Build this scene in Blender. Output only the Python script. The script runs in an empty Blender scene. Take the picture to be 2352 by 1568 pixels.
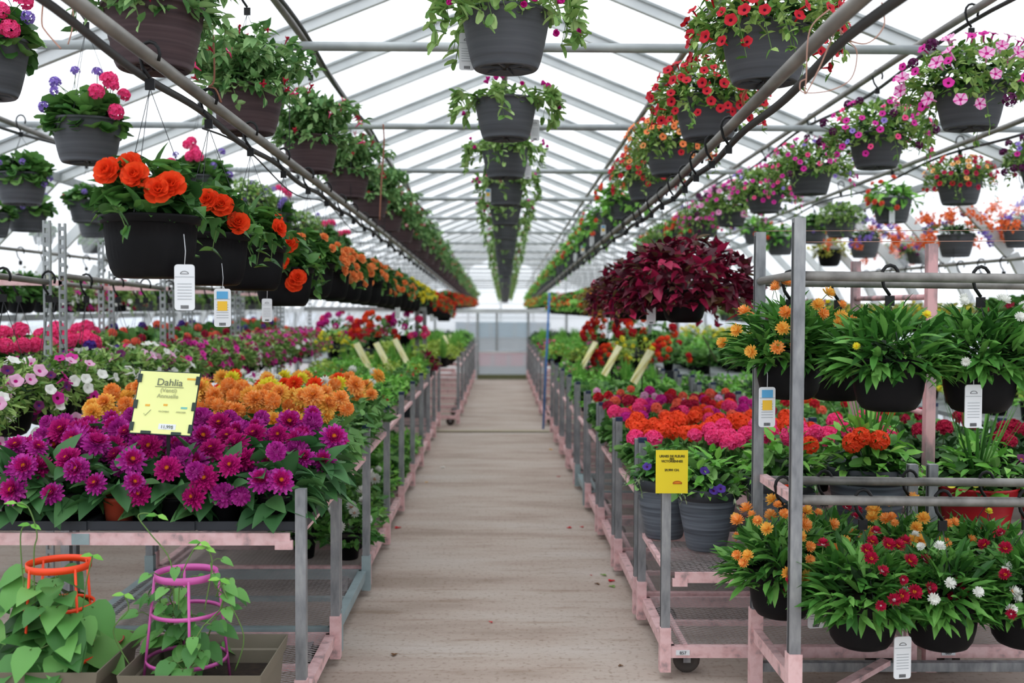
import bpy, math, random
import numpy as np
from mathutils import Vector, Matrix, Euler

random.seed(7)
RNG = np.random.default_rng(11)
PI = math.pi
C = bpy.context.scene.collection
sc = bpy.context.scene

# ------------------------------------------------------------------ camera, sky, exposure
FPX = 2450.0
CAM = Vector((0.0, 0.0, 1.5))
cam_data = bpy.data.cameras.new('camera')
cam_data.sensor_width = 36.0
cam_data.lens = 36.0 * FPX / 2352.0
cam_data.clip_start = 0.05
cam_data.dof.use_dof = True
cam_data.dof.focus_distance = 4.0
cam_data.dof.aperture_fstop = 2.4
cam = bpy.data.objects.new('camera', cam_data)
C.objects.link(cam)
cam.location = CAM
PITCH, YAW, ROLL = math.atan(81 / FPX), math.atan(26 / FPX), math.radians(-0.2)
RCAM = (Matrix.Rotation(-YAW, 3, 'Z') @ Matrix.Rotation(PI / 2 - PITCH, 3, 'X') @ Matrix.Rotation(-ROLL, 3, 'Z'))
cam.rotation_euler = RCAM.to_euler()
sc.camera = cam

world = bpy.data.worlds.new('overcast_sky')
sc.world = world
world.use_nodes = True
wn = world.node_tree.nodes
wl = world.node_tree.links
wn.clear()
wo = wn.new('ShaderNodeOutputWorld')
wb = wn.new('ShaderNodeBackground')
wtc = wn.new('ShaderNodeTexCoord')
wnz = wn.new('ShaderNodeTexNoise')
wnz.inputs['Scale'].default_value = 1.6
wnz.inputs['Detail'].default_value = 3.0
wr = wn.new('ShaderNodeValToRGB')
wr.color_ramp.elements[0].position = 0.3
wr.color_ramp.elements[0].color = (0.80, 0.86, 0.93, 1)
wr.color_ramp.elements[1].position = 0.7
wr.color_ramp.elements[1].color = (0.98, 0.99, 1.0, 1)
wl.new(wtc.outputs['Generated'], wnz.inputs['Vector'])
wl.new(wnz.outputs['Fac'], wr.inputs['Fac'])
wl.new(wr.outputs['Color'], wb.inputs['Color'])
wb.inputs['Strength'].default_value = 1.25
wl.new(wb.outputs['Background'], wo.inputs['Surface'])

sun_d = bpy.data.lights.new('sun', 'SUN')          # the veiled sun of an overcast day
sun_d.energy = 1.0
sun_d.angle = math.radians(60)
sun = bpy.data.objects.new('sun', sun_d)
sun.rotation_euler = (math.radians(14), math.radians(-12), 0)
C.objects.link(sun)

sc.view_settings.view_transform = 'Standard'
sc.view_settings.look = 'None'
sc.view_settings.exposure = 0.45
sc.view_settings.gamma = 1.0
sc.view_settings.use_curve_mapping = False
cy = sc.cycles
cy.max_bounces = 6
cy.diffuse_bounces = 3
cy.glossy_bounces = 2
cy.transmission_bounces = 3
cy.transparent_max_bounces = 12
cy.caustics_reflective = False
cy.caustics_refractive = False
cy.use_denoising = True
cy.use_adaptive_sampling = True
cy.adaptive_threshold = 0.03
cy.sample_clamp_indirect = 4.0

def at(px, py, Y):
    """world point seen at pixel (px, py) of the 2352x1568 frame, at depth Y"""
    d = RCAM @ Vector(((px - 1176) / FPX, -(py - 784) / FPX, -1.0))
    return CAM + d * (Y / d.y)

# ------------------------------------------------------------------ colours and materials
def lin(h):
    h = h.lstrip('#')
    r = []
    for i in (0, 2, 4):
        c = int(h[i:i + 2], 16) / 255
        r.append(c / 12.92 if c <= .04045 else ((c + .055) / 1.055) ** 2.4)
    return (*r, 1)

MATS = {}
def mat(name, cols, rough=.6, metal=0.0, mode='flat', scale=8.0, stretch=(1, 1, 1), trans=0.0, spec=.4, bump=0.0):
    """mode: flat | island (each leaf or petal its own tint) | noise"""
    if name in MATS:
        return MATS[name]
    m = bpy.data.materials.new(name)
    m.use_nodes = True
    nt = m.node_tree
    n, l = nt.nodes, nt.links
    b = n['Principled BSDF']
    b.inputs['Roughness'].default_value = rough
    b.inputs['Metallic'].default_value = metal
    b.inputs['Specular IOR Level'].default_value = spec
    if isinstance(cols, str):
        cols = [cols]
    csock = None
    if mode == 'flat' or len(cols) == 1:
        b.inputs['Base Color'].default_value = lin(cols[0])
    else:
        rp = n.new('ShaderNodeValToRGB')
        els = rp.color_ramp.elements
        while len(els) < len(cols):
            els.new(.5)
        for i, c in enumerate(cols):
            t = i / (len(cols) - 1)
            els[i].position = t if mode == 'island' else .3 + .4 * t
            els[i].color = lin(c)
        if mode == 'island':
            g = n.new('ShaderNodeNewGeometry')
            l.new(g.outputs['Random Per Island'], rp.inputs['Fac'])
        else:
            tc = n.new('ShaderNodeTexCoord')
            mp = n.new('ShaderNodeMapping')
            mp.inputs['Scale'].default_value = stretch
            nz = n.new('ShaderNodeTexNoise')
            nz.inputs['Scale'].default_value = scale
            nz.inputs['Detail'].default_value = 5
            l.new(tc.outputs['Object'], mp.inputs['Vector'])
            l.new(mp.outputs['Vector'], nz.inputs['Vector'])
            l.new(nz.outputs['Fac'], rp.inputs['Fac'])
            if bump:
                bp = n.new('ShaderNodeBump')
                bp.inputs['Strength'].default_value = bump
                bp.inputs['Distance'].default_value = .01
                l.new(nz.outputs['Fac'], bp.inputs['Height'])
                l.new(bp.outputs['Normal'], b.inputs['Normal'])
        l.new(rp.outputs['Color'], b.inputs['Base Color'])
        csock = rp.outputs['Color']
    if trans:
        t = n.new('ShaderNodeBsdfTranslucent')
        if csock:
            l.new(csock, t.inputs['Color'])
        else:
            t.inputs['Color'].default_value = lin(cols[0])
        mx = n.new('ShaderNodeMixShader')
        mx.inputs['Fac'].default_value = trans
        l.new(b.outputs[0], mx.inputs[1])
        l.new(t.outputs[0], mx.inputs[2])
        l.new(mx.outputs[0], n['Material Output'].inputs['Surface'])
    MATS[name] = m
    return m

def glazing(name, clear, tint, tr=0.7):
    m = bpy.data.materials.new(name)
    m.use_nodes = True
    n, l = m.node_tree.nodes, m.node_tree.links
    n.clear()
    o = n.new('ShaderNodeOutputMaterial')
    a = n.new('ShaderNodeBsdfTransparent')
    a.inputs['Color'].default_value = (.97, .98, 1, 1)
    t = n.new('ShaderNodeBsdfTranslucent')
    t.inputs['Color'].default_value = lin(tint)
    d = n.new('ShaderNodeBsdfDiffuse')
    d.inputs['Color'].default_value = lin(tint)
    m1 = n.new('ShaderNodeMixShader')
    m1.inputs[0].default_value = tr
    l.new(d.outputs[0], m1.inputs[1])
    l.new(t.outputs[0], m1.inputs[2])
    m2 = n.new('ShaderNodeMixShader')
    # faint flutes of the twin-wall sheet
    tc = n.new('ShaderNodeTexCoord')
    wv = n.new('ShaderNodeTexWave')
    wv.bands_direction = 'Y'
    wv.inputs['Scale'].default_value = 2.2
    wv.inputs['Distortion'].default_value = .4
    mr = n.new('ShaderNodeMapRange')
    mr.inputs['To Min'].default_value = clear - .05
    mr.inputs['To Max'].default_value = clear + .03
    l.new(tc.outputs['Object'], wv.inputs['Vector'])
    l.new(wv.outputs['Fac'], mr.inputs['Value'])
    l.new(mr.outputs['Result'], m2.inputs[0])
    l.new(m1.outputs[0], m2.inputs[1])
    l.new(a.outputs[0], m2.inputs[2])
    l.new(m2.outputs[0], o.inputs['Surface'])
    return m

GALV = mat('galvanised steel', ['#74767a', '#8f9194', '#a6a7a8'], .5, .35, 'noise', 30, (1, 1, .3))
GALV2 = mat('light galvanised steel', ['#8f9496', '#aeb3b3'], .5, .25, 'noise', 6)
PIPE = mat('weathered pipe', ['#6e6b68', '#85827e', '#9b9893'], .5, .3, 'noise', 14, (1, .3, 1))
PINK = mat('chipped pink paint', ['#a89090', '#dcb0b0', '#e8c2c2', '#e6bcbc'], .6, 0, 'noise', 22)
WHITESTEEL = mat('white rafter', ['#c6cacc', '#dadddd'], .5, .1, 'noise', 4)
MESHM = mat('dull mesh steel', ['#a39c9c', '#b8b0b0', '#c6baba'], .6, .15, 'noise', 6)
BLUEGREY = mat('blue grey paint', ['#8b9a9d', '#9fb0b2'], .6, 0, 'noise', 12)
NAVY = mat('navy plastic', '#1c2a4a', .5)
BLACK = mat('black plastic', '#0f0f11', .5, spec=.3)
BLACKPOT = mat('black pot plastic', ['#0e0e10', '#151517'], .55, 0, 'noise', 9, spec=.12)
GREYPOT = mat('charcoal grey plastic', ['#46474b', '#505257', '#595b60'], .6, 0, 'noise', 3.5, (.4, .4, 12), spec=.25)
BROWNPOT = mat('brown plastic', ['#3c2e32', '#48383a', '#524144'], .65, 0, 'noise', 4, (.5, .5, 18), spec=.25)
URNPOT = mat('brushed blue grey plastic', ['#3c4149', '#59616b', '#727a84'], .55, 0, 'noise', 3.5, (.6, .6, 22))
REDPOT = mat('red plastic', '#b3202a', .4)
TERRA = mat('orange terracotta plastic', '#a8432c', .6)
GREENPOT = mat('bright green plastic', '#4d8a28', .5)
OLIVE = mat('olive grey plastic', '#70695a', .6)
SOIL = mat('dark potting soil', ['#1d1712', '#33281e'], .95, 0, 'noise', 40)
WIRE = mat('dark wire', '#34373a', .5)
HOSE = mat('dark drip hose', '#3b3a3b', .6)
TWINE = mat('pinkish twine', '#b08878', .8)
STEM = mat('green stem', '#5b7a3c', .6)
RUBBER = mat('grey rubber', '#4c4642', .8)
CARD = mat('white tag card', '#e4e7ea', .5)
INK = mat('black ink', '#26262a', .7)
INKG = mat('grey ink', '#9aa0a4', .7)
TRAYM = mat('dark tray plastic', '#2c3036', .5)

def leafm(name, cols, trans=.22, rough=.5):
    return mat(name, cols, rough, 0, 'island', trans=trans, spec=.35)
L_BEG = leafm('begonia leaf', ['#2d5228', '#3f6c34', '#5a8a42', '#6d9c4a'])
L_GER = leafm('geranium leaf', ['#2f5a26', '#4a7d3a', '#74a455', '#3f6f32', '#8ab868'])
L_PET = leafm('petunia leaf', ['#446e2a', '#6a9644', '#93b45e', '#a8c474'])
L_FUC = leafm('fuchsia leaf', ['#3c6634', '#5a8a4a', '#84ac6c', '#9cc07e'])
L_POR = leafm('portulaca leaf', ['#5a843e', '#7fa556', '#a4c07a'])
L_COL = leafm('coleus leaf', ['#2e0d18', '#471020', '#6a1430', '#3a0e1c', '#8c1a3c', '#c8285c', '#54122a'], .18, .5)
L_COE = leafm('coleus leaf edge', ['#6a5a38', '#4a1c28'], .2, .5)
L_STR = leafm('strawflower leaf', ['#2c5824', '#427a30', '#5c9640', '#74a852'])
L_DAH = leafm('dahlia leaf', ['#2f5a32', '#457542', '#628f54'])
L_BRI = leafm('bright green leaf', ['#529434', '#74b646', '#98cc60'])
L_LIM = leafm('lime leaf', ['#8aa63c', '#a9bf4e'])
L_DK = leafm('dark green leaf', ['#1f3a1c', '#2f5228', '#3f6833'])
L_BEAN = leafm('bean leaf', ['#35662c', '#4d8540', '#66a04e', '#78ac5a'])
L_SIL = leafm('silvery leaf', ['#8fa37e', '#b0bf9b'])
L_GOLD = leafm('rusty gold leaf', ['#7a6a34', '#98823c', '#8a5330'])
L_YEL = leafm('yellow edged leaf', ['#8f9a3c', '#c2bb52', '#5c7432'])

def petm(name, cols, trans=.25):
    return mat(name, cols, .55, 0, 'island', trans=trans, spec=.25)
P_PUR = petm('purple petal', ['#a41e88', '#c032a0', '#d254b6'])
P_MAG = petm('magenta red petal', ['#b01470', '#d0248a'])
P_YC = petm('orange flower centre', ['#d8731c', '#f09a26'])
P_ORA = petm('soft orange petal', ['#f59540', '#faae5c', '#fcc07c'])
P_YOR = petm('yellow orange petal', ['#f6b04a', '#fad06a'])
P_YEL = petm('yellow petal', ['#ecdc2e', '#f7ee5c'])
P_RED = petm('red petal', ['#c0182a', '#dc2030', '#a81228'])
P_ORR = petm('orange red petal', ['#f0401c', '#fa5c2c', '#f24a20'])
P_COR = petm('coral petal', ['#f2664a', '#f6826a'])
P_HOT = petm('hot pink petal', ['#f8357f', '#fb5c9c', '#f02a72'])
P_MGT = petm('magenta petal', ['#c81c8e', '#e030a4'])
P_VIO = petm('violet petal', ['#8468c4', '#a38ad8'])
P_DVI = petm('deep violet petal', ['#45288c', '#5a389e'])
P_DPU = petm('dark plum petal', ['#521848', '#6c1e58'])
P_PNK = petm('pale pink petal', ['#eaa4cc', '#f2bede'])
P_STP = petm('bright pink stripe', ['#d83a9c', '#e04aa8'])
P_WHI = petm('white petal', ['#ecece6', '#f8f8f2'])
P_CRI = petm('crimson petal', ['#a01034', '#c01a48'])
P_KAL = petm('coral orange petal', ['#f2783c', '#f88a50'])
P_APR = petm('apricot petal', ['#f49050', '#f8a868'])
P_THR = petm('dark throat', ['#4a0c24', '#6a1830'])
P_THY = petm('yellow throat', ['#d8a030', '#c87828'])

# ------------------------------------------------------------------ mesh building
class MB:
    def __init__(s):
        s.v, s.f, s.m, s.sm, s.mats, s.n = [], [], [], [], [], 0
    def mi(s, m):
        if m not in s.mats:
            s.mats.append(m)
        return s.mats.index(m)
    def put(s, verts, faces, m, smooth=True):
        verts = np.asarray(verts, float).reshape(-1, 3)
        k = s.mi(m)
        s.v.append(verts)
        o = s.n
        s.f.extend([tuple(i + o for i in f) for f in faces])
        s.m.extend([k] * len(faces))
        s.sm.extend([smooth] * len(faces))
        s.n += len(verts)
        return s
    def add(s, other, M):
        A = np.array(M.to_3x3())
        t = np.array(M.translation)
        o = s.n
        for v in other.v:
            s.v.append(v @ A.T + t)
        s.n += other.n
        idx = [s.mi(m) for m in other.mats]
        s.f.extend([tuple(i + o for i in f) for f in other.f])
        s.m.extend([idx[k] for k in other.m])
        s.sm.extend(other.sm)
        return s
    def mesh(s, name):
        me = bpy.data.meshes.new(name)
        V = np.concatenate(s.v) if s.v else np.zeros((0, 3))
        me.from_pydata(V.tolist(), [], s.f)
        for m in s.mats:
            me.materials.append(m)
        me.polygons.foreach_set('material_index', s.m)
        me.polygons.foreach_set('use_smooth', s.sm)
        me.update()
        return me
    def box(s, c, d, m, R=None):
        x, y, z = (q / 2 for q in d)
        v = np.array([(sx * x, sy * y, sz * z) for sz in (-1, 1) for sx, sy in ((-1, -1), (1, -1), (1, 1), (-1, 1))])
        if R is not None:
            v = v @ np.array(R).T
        v = v + np.array(c)
        return s.put(v, [(3, 2, 1, 0), (4, 5, 6, 7), (0, 1, 5, 4), (1, 2, 6, 5), (2, 3, 7, 6), (3, 0, 4, 7)], m, False)
    def beam(s, a, b, w, h, m, up=(0, 0, 1)):
        a, b = Vector(a), Vector(b)
        d = (b - a)
        L = d.length
        d.normalize()
        u = Vector(up)
        sd = d.cross(u)
        if sd.length < 1e-4:
            sd = d.cross(Vector((1, 0, 0)))
        sd.normalize()
        u = sd.cross(d)
        R = Matrix((sd, d, u)).transposed()
        return s.box((a + b) / 2, (w, L, h), m, R)
    def tube(s, pts, r, m, n=8, closed=False, caps=True):
        P = [Vector(p) for p in pts]
        N = len(P)
        rr = r if isinstance(r, (list, tuple)) else [r] * N
        V = []
        prev = None
        for i in range(N):
            if closed:
                t = P[(i + 1) % N] - P[i - 1]
            else:
                t = P[min(i + 1, N - 1)] - P[max(i - 1, 0)]
            t.normalize()
            if prev is None:
                a = t.orthogonal().normalized()
            else:
                a = (prev - t * prev.dot(t))
                a = a.normalized() if a.length > 1e-6 else t.orthogonal().normalized()
            prev = a
            b = t.cross(a)
            for k in range(n):
                q = 2 * PI * k / n
                V.append(P[i] + (a * math.cos(q) + b * math.sin(q)) * rr[i])
        F = []
        for i in range(N if closed else N - 1):
            j = (i + 1) % N
            for k in range(n):
                F.append((i * n + k, i * n + (k + 1) % n, j * n + (k + 1) % n, j * n + k))
        if caps and not closed:
            F.append(tuple(range(n))[::-1])
            F.append(tuple((N - 1) * n + k for k in range(n)))
        return s.put(V, F, m)
    def lathe(s, prof, m, n=32, rib=0.0, ribz=None, cx=0, cy=0, every=2):
        V, F = [], []
        for i, (r, z) in enumerate(prof):
            for k in range(n):
                q = 2 * PI * k / n
                r2 = r
                if rib and ribz and ribz[0] <= z <= ribz[1] and k % every == 0:
                    r2 = r - rib
                V.append((cx + r2 * math.cos(q), cy + r2 * math.sin(q), z))
        for i in range(len(prof) - 1):
            for k in range(n):
                F.append((i * n + k, i * n + (k + 1) % n, (i + 1) * n + (k + 1) % n, (i + 1) * n + k))
        return s.put(V, F, m)
    def disc(s, c, r, m, n=24, nrm=1):
        V = [(c[0] + r * math.cos(2 * PI * k / n), c[1] + r * math.sin(2 * PI * k / n), c[2]) for k in range(n)]
        F = [tuple(range(n)) if nrm > 0 else tuple(range(n))[::-1]]
        return s.put(V, F, m, False)
    def ball(s, c, r, m, n=8, k=5, sz=1.0):
        prof = [(r * math.sin(PI * i / k), -r * sz * math.cos(PI * i / k)) for i in range(k + 1)]
        V, F = [], []
        for (a, z) in prof:
            for j in range(n):
                q = 2 * PI * j / n
                V.append((c[0] + a * math.cos(q), c[1] + a * math.sin(q), c[2] + z))
        for i in range(k):
            for j in range(n):
                F.append((i * n + j, i * n + (j + 1) % n, (i + 1) * n + (j + 1) % n, (i + 1) * n + j))
        return s.put(V, F, m)
    # many leaves (or petals) at once
    def leaves(s, base, d, nrm, L, W, m, kind='ovate', droop=.3, fold=.2, cup=0.0):
        base, d, nrm = (np.atleast_2d(np.asarray(q, float)) for q in (base, d, nrm))
        N = len(base)
        L = np.broadcast_to(np.asarray(L, float), N)
        W = np.broadcast_to(np.asarray(W, float), N)
        droop = np.broadcast_to(np.asarray(droop, float), N)
        d = d / (np.linalg.norm(d, axis=1, keepdims=True) + 1e-9)
        sd = np.cross(d, nrm)
        sd /= (np.linalg.norm(sd, axis=1, keepdims=True) + 1e-9)
        u = np.cross(sd, d)
        S = SHAPES[kind]
        k = len(S)
        V = np.zeros((N, k, 3, 3))
        for i, (t, w) in enumerate(S):
            c = base + d * (L * t)[:, None]
            c = c + u * (-(droop * L * t * t) + cup * L * t * t)[:, None]
            hw = (W * w * .5)[:, None]
            V[:, i, 0] = c - sd * hw + u * hw * fold
            V[:, i, 1] = c - u * hw * fold
            V[:, i, 2] = c + sd * hw + u * hw * fold
        F = []
        for i in range(k - 1):
            a = i * 3
            F += [(a, a + 1, a + 4, a + 3), (a + 1, a + 2, a + 5, a + 4)]
        F = np.array(F)
        allF = (F[None] + (np.arange(N) * k * 3)[:, None, None]).reshape(-1, 4)
        return s.put(V.reshape(-1, 3), [tuple(x) for x in allF.tolist()], m, kind in ('bigovate', 'heart'))

SHAPES = {
    'ovate': [(0, .15), (.3, .95), (.65, .8), (1, .03)],
    'bigovate': [(0, .1), (.08, .6), (.25, 1.0), (.45, .98), (.7, .66), (.88, .3), (1, .03)],
    'heart': [(-.12, .55), (0, .95), (.25, 1.0), (.5, .85), (.78, .42), (1, .03)],
    'lance': [(0, .25), (.45, 1.0), (.75, .8), (1, .04)],
    'round': [(-.1, .5), (.25, 1.0), (.7, .95), (1, .45)],
    'petal': [(0, .25), (.6, 1.0), (1, .45)],
    'wide': [(0, .3), (.5, .95), (.85, 1.0), (1, .5)],
    'grass': [(0, .9), (.5, 1.0), (1, .05)],
    'scrap': [(0, .6), (.5, 1.0), (1, .4)],
}

def rosette(mb, rings, c=(0, 0, 0)):
    """rings of petals round +Z: (n, length, width, elevation deg, base radius, base z, mat, kind, droop)"""
    for (n, L, W, el, r0, z0, m, kind, dr) in rings:
        a = np.arange(n) * 2 * PI / n + RNG.random() * 6 + RNG.normal(0, .05, n)
        e = np.radians(el + RNG.normal(0, 5, n))
        rad = np.stack([np.cos(a), np.sin(a), 0 * a], 1)
        z = np.array([0, 0, 1.0])
        d = rad * np.cos(e)[:, None] + z * np.sin(e)[:, None]
        nn = -rad * np.sin(e)[:, None] + z * np.cos(e)[:, None]
        base = rad * r0 + z * z0 + np.array(c)
        mb.leaves(base, d, nn, L * (1 + RNG.normal(0, .05, n)), W, m, kind, droop=dr, fold=.25)
    return mb

# ------------------------------------------------------------------ flower shapes (axis +Z, real size)
def f_dahlia(pm, inner, cen, R=.046, full=True, n=5):
    mb = MB()
    rings = []
    k = 6 if full else 4
    for i in range(k):
        t = i / (k - 1)
        rings.append((int(15 - 5 * t), R * (1.0 - .55 * t), R * .33, -8 + 72 * t, R * .12, R * .05 + R * .32 * t,
                      pm if t < .55 else inner, 'petal', -.15 + .1 * t))
    rings.append((14, R * .8, R * .32, -35, R * .1, 0, pm, 'petal', -.1))
    rosette(mb, rings)
    mb.ball((0, 0, R * .42), R * .22, cen, 8, 4, .7)
    mb.tube([(0, 0, -.09), (0, 0, 0)], .0022, STEM, 5)
    return mb
def f_pompon(pm, R=.046):
    mb = MB()
    rings = []
    for i in range(8):
        t = i / 7
        el = -40 + 125 * t
        rings.append((int(4 + 13 * math.cos(math.radians(el)) ** 1), R * .55, R * .3, el, R * .42 * math.cos(math.radians(el)), R * .42 * math.sin(math.radians(el)) + R * .2, pm, 'petal', -.2))
    rosette(mb, rings)
    mb.ball((0, 0, R * .2), R * .45, pm, 8, 5)
    mb.tube([(0, 0, -.09), (0, 0, 0)], .0022, STEM, 5)
    return mb
def f_trumpet(pm, thr, R=.022, stripe=None, lobes=5):
    mb = MB()
    n = lobes * 4
    V = [(0, 0, -R * .5)]
    for (rr, z) in ((.25, 0), (.62, R * .22), (1.0, R * .2)):
        for k in range(n):
            q = 2 * PI * k / n
            w = 1 if rr < .9 else 1 - .10 * (0.5 - .5 * math.cos(lobes * q))
            V.append((R * rr * w * math.cos(q), R * rr * w * math.sin(q), z + (R * .1 * math.cos(lobes * q) if rr > .9 else 0)))
    V = np.array(V)
    F1 = [(0, 1 + k, 1 + (k + 1) % n) for k in range(n)]
    mb.put(V, F1, thr)
    o = 0
    def ring(i, k):
        return 1 + i * n + k % n
    A = [(ring(i, k), ring(i, k + 1), ring(i + 1, k + 1), ring(i + 1, k)) for i in (0, 1) for k in range(n) if not (stripe and k % 4 in (0,))]
    B = [(ring(i, k), ring(i, k + 1), ring(i + 1, k + 1), ring(i + 1, k)) for i in (0, 1) for k in range(n) if (stripe and k % 4 in (0,))]
    mb.put(V, A, pm)
    if B:
        mb.put(V, B, stripe)
    mb.tube([(0, 0, -R * 1.6), (0, 0, -R * .3)], [R * .1, R * .2], pm, 5, caps=False)
    return mb
def f_begonia(pm, R=.045):
    mb = MB()
    rosette(mb, [(6, R, R * 1.0, 5, 0, 0, pm, 'wide', -.15), (6, R * .85, R * .9, 25, 0, .004, pm, 'wide', -.2),
                 (5, R * .65, R * .7, 45, 0, .008, pm, 'wide', -.3), (5, R * .45, R * .5, 65, 0, .01, pm, 'wide', -.3)])
    return mb
def f_umbel(pm, R=.04, n=20, fl=.016):
    mb = MB()
    for i in range(n):
        z = 1 - 1.35 * (i + .5) / n
        a = i * 2.39996
        r = math.sqrt(max(0, 1 - z * z))
        d = Vector((r * math.cos(a), r * math.sin(a), z))
        q = Vector((0, 0, 1)).rotation_difference(d)
        M = Matrix.Translation(d * R * .75) @ q.to_matrix().to_4x4()
        t = MB()
        rosette(t, [(5, fl, fl * .95, 12, 0, 0, pm, 'scrap', .1)])
        mb.add(t, M)
    mb.tube([(0, 0, -.1), (0, 0, R * .5)], .002, STEM, 5)
    return mb
def f_daisy(pm, cen, R=.02, rings=3):
    mb = MB()
    rr = [(14, R, R * .33, 8 + 22 * i, R * .1, R * .12 * i, pm, 'petal', -.1) for i in range(rings)]
    rosette(mb, rr)
    mb.ball((0, 0, R * .2), R * .38, cen, 8, 4, .5)
    mb.tube([(0, 0, -.05), (0, 0, 0)], .0014, STEM, 4)
    return mb
def f_drop(a, b, L=.03):
    mb = MB()
    mb.tube([(0, 0, -L), (0, 0, -L * .6), (0, 0, 0), (0, 0, L * .2)], [.0015, .003, L * .16, .001], a, 6)
    rosette(mb, [(4, L * .7, L * .3, 20, 0, 0, a, 'petal', -.4)])
    mb.ball((0, 0, L * .35), L * .22, b, 6, 4)
    return mb
def f_cup(pm, R=.02):
    mb = MB()
    rosette(mb, [(5, R * 1.2, R * 1.1, 48, 0, 0, pm, 'wide', -.2), (5, R, R, 62, 0, 0, pm, 'wide', -.2)])
    return mb
def f_spray(pm, R=.05, n=16):
    mb = MB()
    P = RNG.normal(0, 1, (n, 3)) * R * .5
    P[:, 2] = np.abs(P[:, 2]) * 1.2
    for p in P:
        t = MB()
        rosette(t, [(4, .019, .015, 15, 0, 0, pm, 'scrap', 0)])
        mb.add(t, Matrix.Translation(p) @ Euler(RNG.normal(0, .7, 3)).to_matrix().to_4x4())
    return mb
def f_hood(pm, R=.02):
    mb = MB()
    rosette(mb, [(3, R, R * .9, 30, 0, 0, pm, 'wide', -.3), (2, R * .8, R * .8, -20, 0, 0, pm, 'wide', .3)])
    return mb

# ------------------------------------------------------------------ foliage shapes, origin on the rim plane
def unit_rand(n):
    v = RNG.normal(size=(n, 3))
    return v / np.linalg.norm(v, axis=1, keepdims=True)
def dome(mb, n, R, up, down, L, W, m, kind='ovate', jitter=.5, droop=.35, th=1.0, inner=.55, lift=0.0, z0=0.0):
    """a rounded crown of leaves: up above the rim, down below it"""
    ph = RNG.random(n) * 2 * PI
    c = 1 - RNG.random(n) * (1 + th * .55)
    c = np.clip(c, -.55 * th, 1)
    s_ = np.sqrt(np.clip(1 - c * c, 0, 1))
    rr = inner + (1 - inner) * RNG.random(n) ** .5
    x, y = R * s_ * np.cos(ph) * rr, R * s_ * np.sin(ph) * rr
    z = np.where(c > 0, up * c, down * (-c) / .55 * -1) * rr
    P = np.stack([x, y, z + z0], 1)
    out = np.stack([s_ * np.cos(ph), s_ * np.sin(ph), c * .6 + lift], 1)
    d = out + unit_rand(n) * jitter
    nn = np.array([0, 0, 1.0]) + unit_rand(n) * .5 + out * .3
    LL = L * (.65 + .6 * RNG.random(n))
    mb.leaves(P - d / np.linalg.norm(d, axis=1, keepdims=True) * LL[:, None] * .4, d, nn, LL, W * LL / L, m, kind, droop=droop)
    return mb
def trails(mb, n, r0, out, length, m, L, W, kind='ovate', step=.025, z0=0.0, stem=STEM, up=.03):
    for i in range(n):
        a = RNG.random() * 2 * PI
        ln = length * (.4 + .7 * RNG.random())
        pts = []
        for k in range(7):
            t = k / 6
            r = r0 + out * math.sin(min(1, t * 1.6) * PI / 2)
            pts.append((r * math.cos(a + t * .3), r * math.sin(a + t * .3), z0 + up * math.sin(t * PI) - ln * t * t))
        mb.tube(pts, .0016, stem, 4, caps=False)
        P = np.array(pts)
        k = max(4, int(ln / step) + 3)
        ts = np.linspace(.1, 1, k) * 5.99
        i0 = ts.astype(int)
        Q = P[i0] + (P[np.minimum(i0 + 1, 6)] - P[i0]) * (ts - i0)[:, None]
        Q = np.repeat(Q, 2, 0)
        d = unit_rand(len(Q)) + np.array([math.cos(a), math.sin(a), -.2]) * .6
        mb.leaves(Q, d, np.array([0, 0, 1.0]) + unit_rand(len(Q)) * .6, L, W, m, kind, droop=.3)
    return mb
def sprays(mb, n, R, H, m, L, W, kind='ovate', per=14, lean=1.0, z0=0.0, arch=.5):
    """stems rising and arching outward with leaves along them"""
    for i in range(n):
        a = RNG.random() * 2 * PI
        r = R * (.2 + .8 * RNG.random() ** .6) * lean
        h = H * (.6 + .5 * RNG.random()) * (1.1 - .5 * r / R)
        pts = []
        for k in range(6):
            t = k / 5
            pts.append((r * t * math.cos(a), r * t * math.sin(a), z0 + h * (t * (1 + arch) - arch * t * t * 1.3)))
        mb.tube(pts, .0016, STEM, 4, caps=False)
        P = np.array(pts)
        ts = (RNG.random(per) * .8 + .2) * 4.99
        i0 = ts.astype(int)
        Q = P[i0] + (P[i0 + 1] - P[i0]) * (ts - i0)[:, None]
        d = unit_rand(per) + np.array([math.cos(a) * .5, math.sin(a) * .5, .3])
        mb.leaves(Q, d, np.array([0, 0, 1.0]) + unit_rand(per) * .5, L * (.7 + .5 * RNG.random(per)), W, m, kind, droop=.4)
    return mb

# ------------------------------------------------------------------ object helpers
def link(name, data, parent=None):
    o = bpy.data.objects.new(name, data)
    C.objects.link(o)
    if parent is not None:
        o.parent = parent
    return o
def obj(name, mb, parent=None):
    return link(name, mb.mesh(name), parent)
def tag(o, label, cat, group=None, kind=None):
    o['label'] = label
    o['category'] = cat
    if group:
        o['group'] = group
    if kind:
        o['kind'] = kind
    return o
def thing(name, label, cat, loc=(0, 0, 0), rz=0.0, group=None, sc_=1.0):
    o = link(name, None)
    o.empty_display_size = .05
    o.location = loc
    o.rotation_euler = (0, 0, rz)
    o.scale = (sc_, sc_, sc_)
    return tag(o, label, cat, group)
def struct(name, mb, parent=None):
    o = obj(name, mb, parent)
    if parent is None:
        o['kind'] = 'structure'
    return o
def place(o, p, R=None, s=1.0):
    o.matrix_basis = Matrix.Translation(Vector(p)) @ (R.to_4x4() if R is not None else Matrix.Identity(4)) @ Matrix.Scale(s, 4)
    return o
def copy_tree(o, parent=None):
    c = o.copy()
    C.objects.link(c)
    c.parent = parent
    for ch in list(o.children):
        copy_tree(ch, c)
    return c
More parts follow.
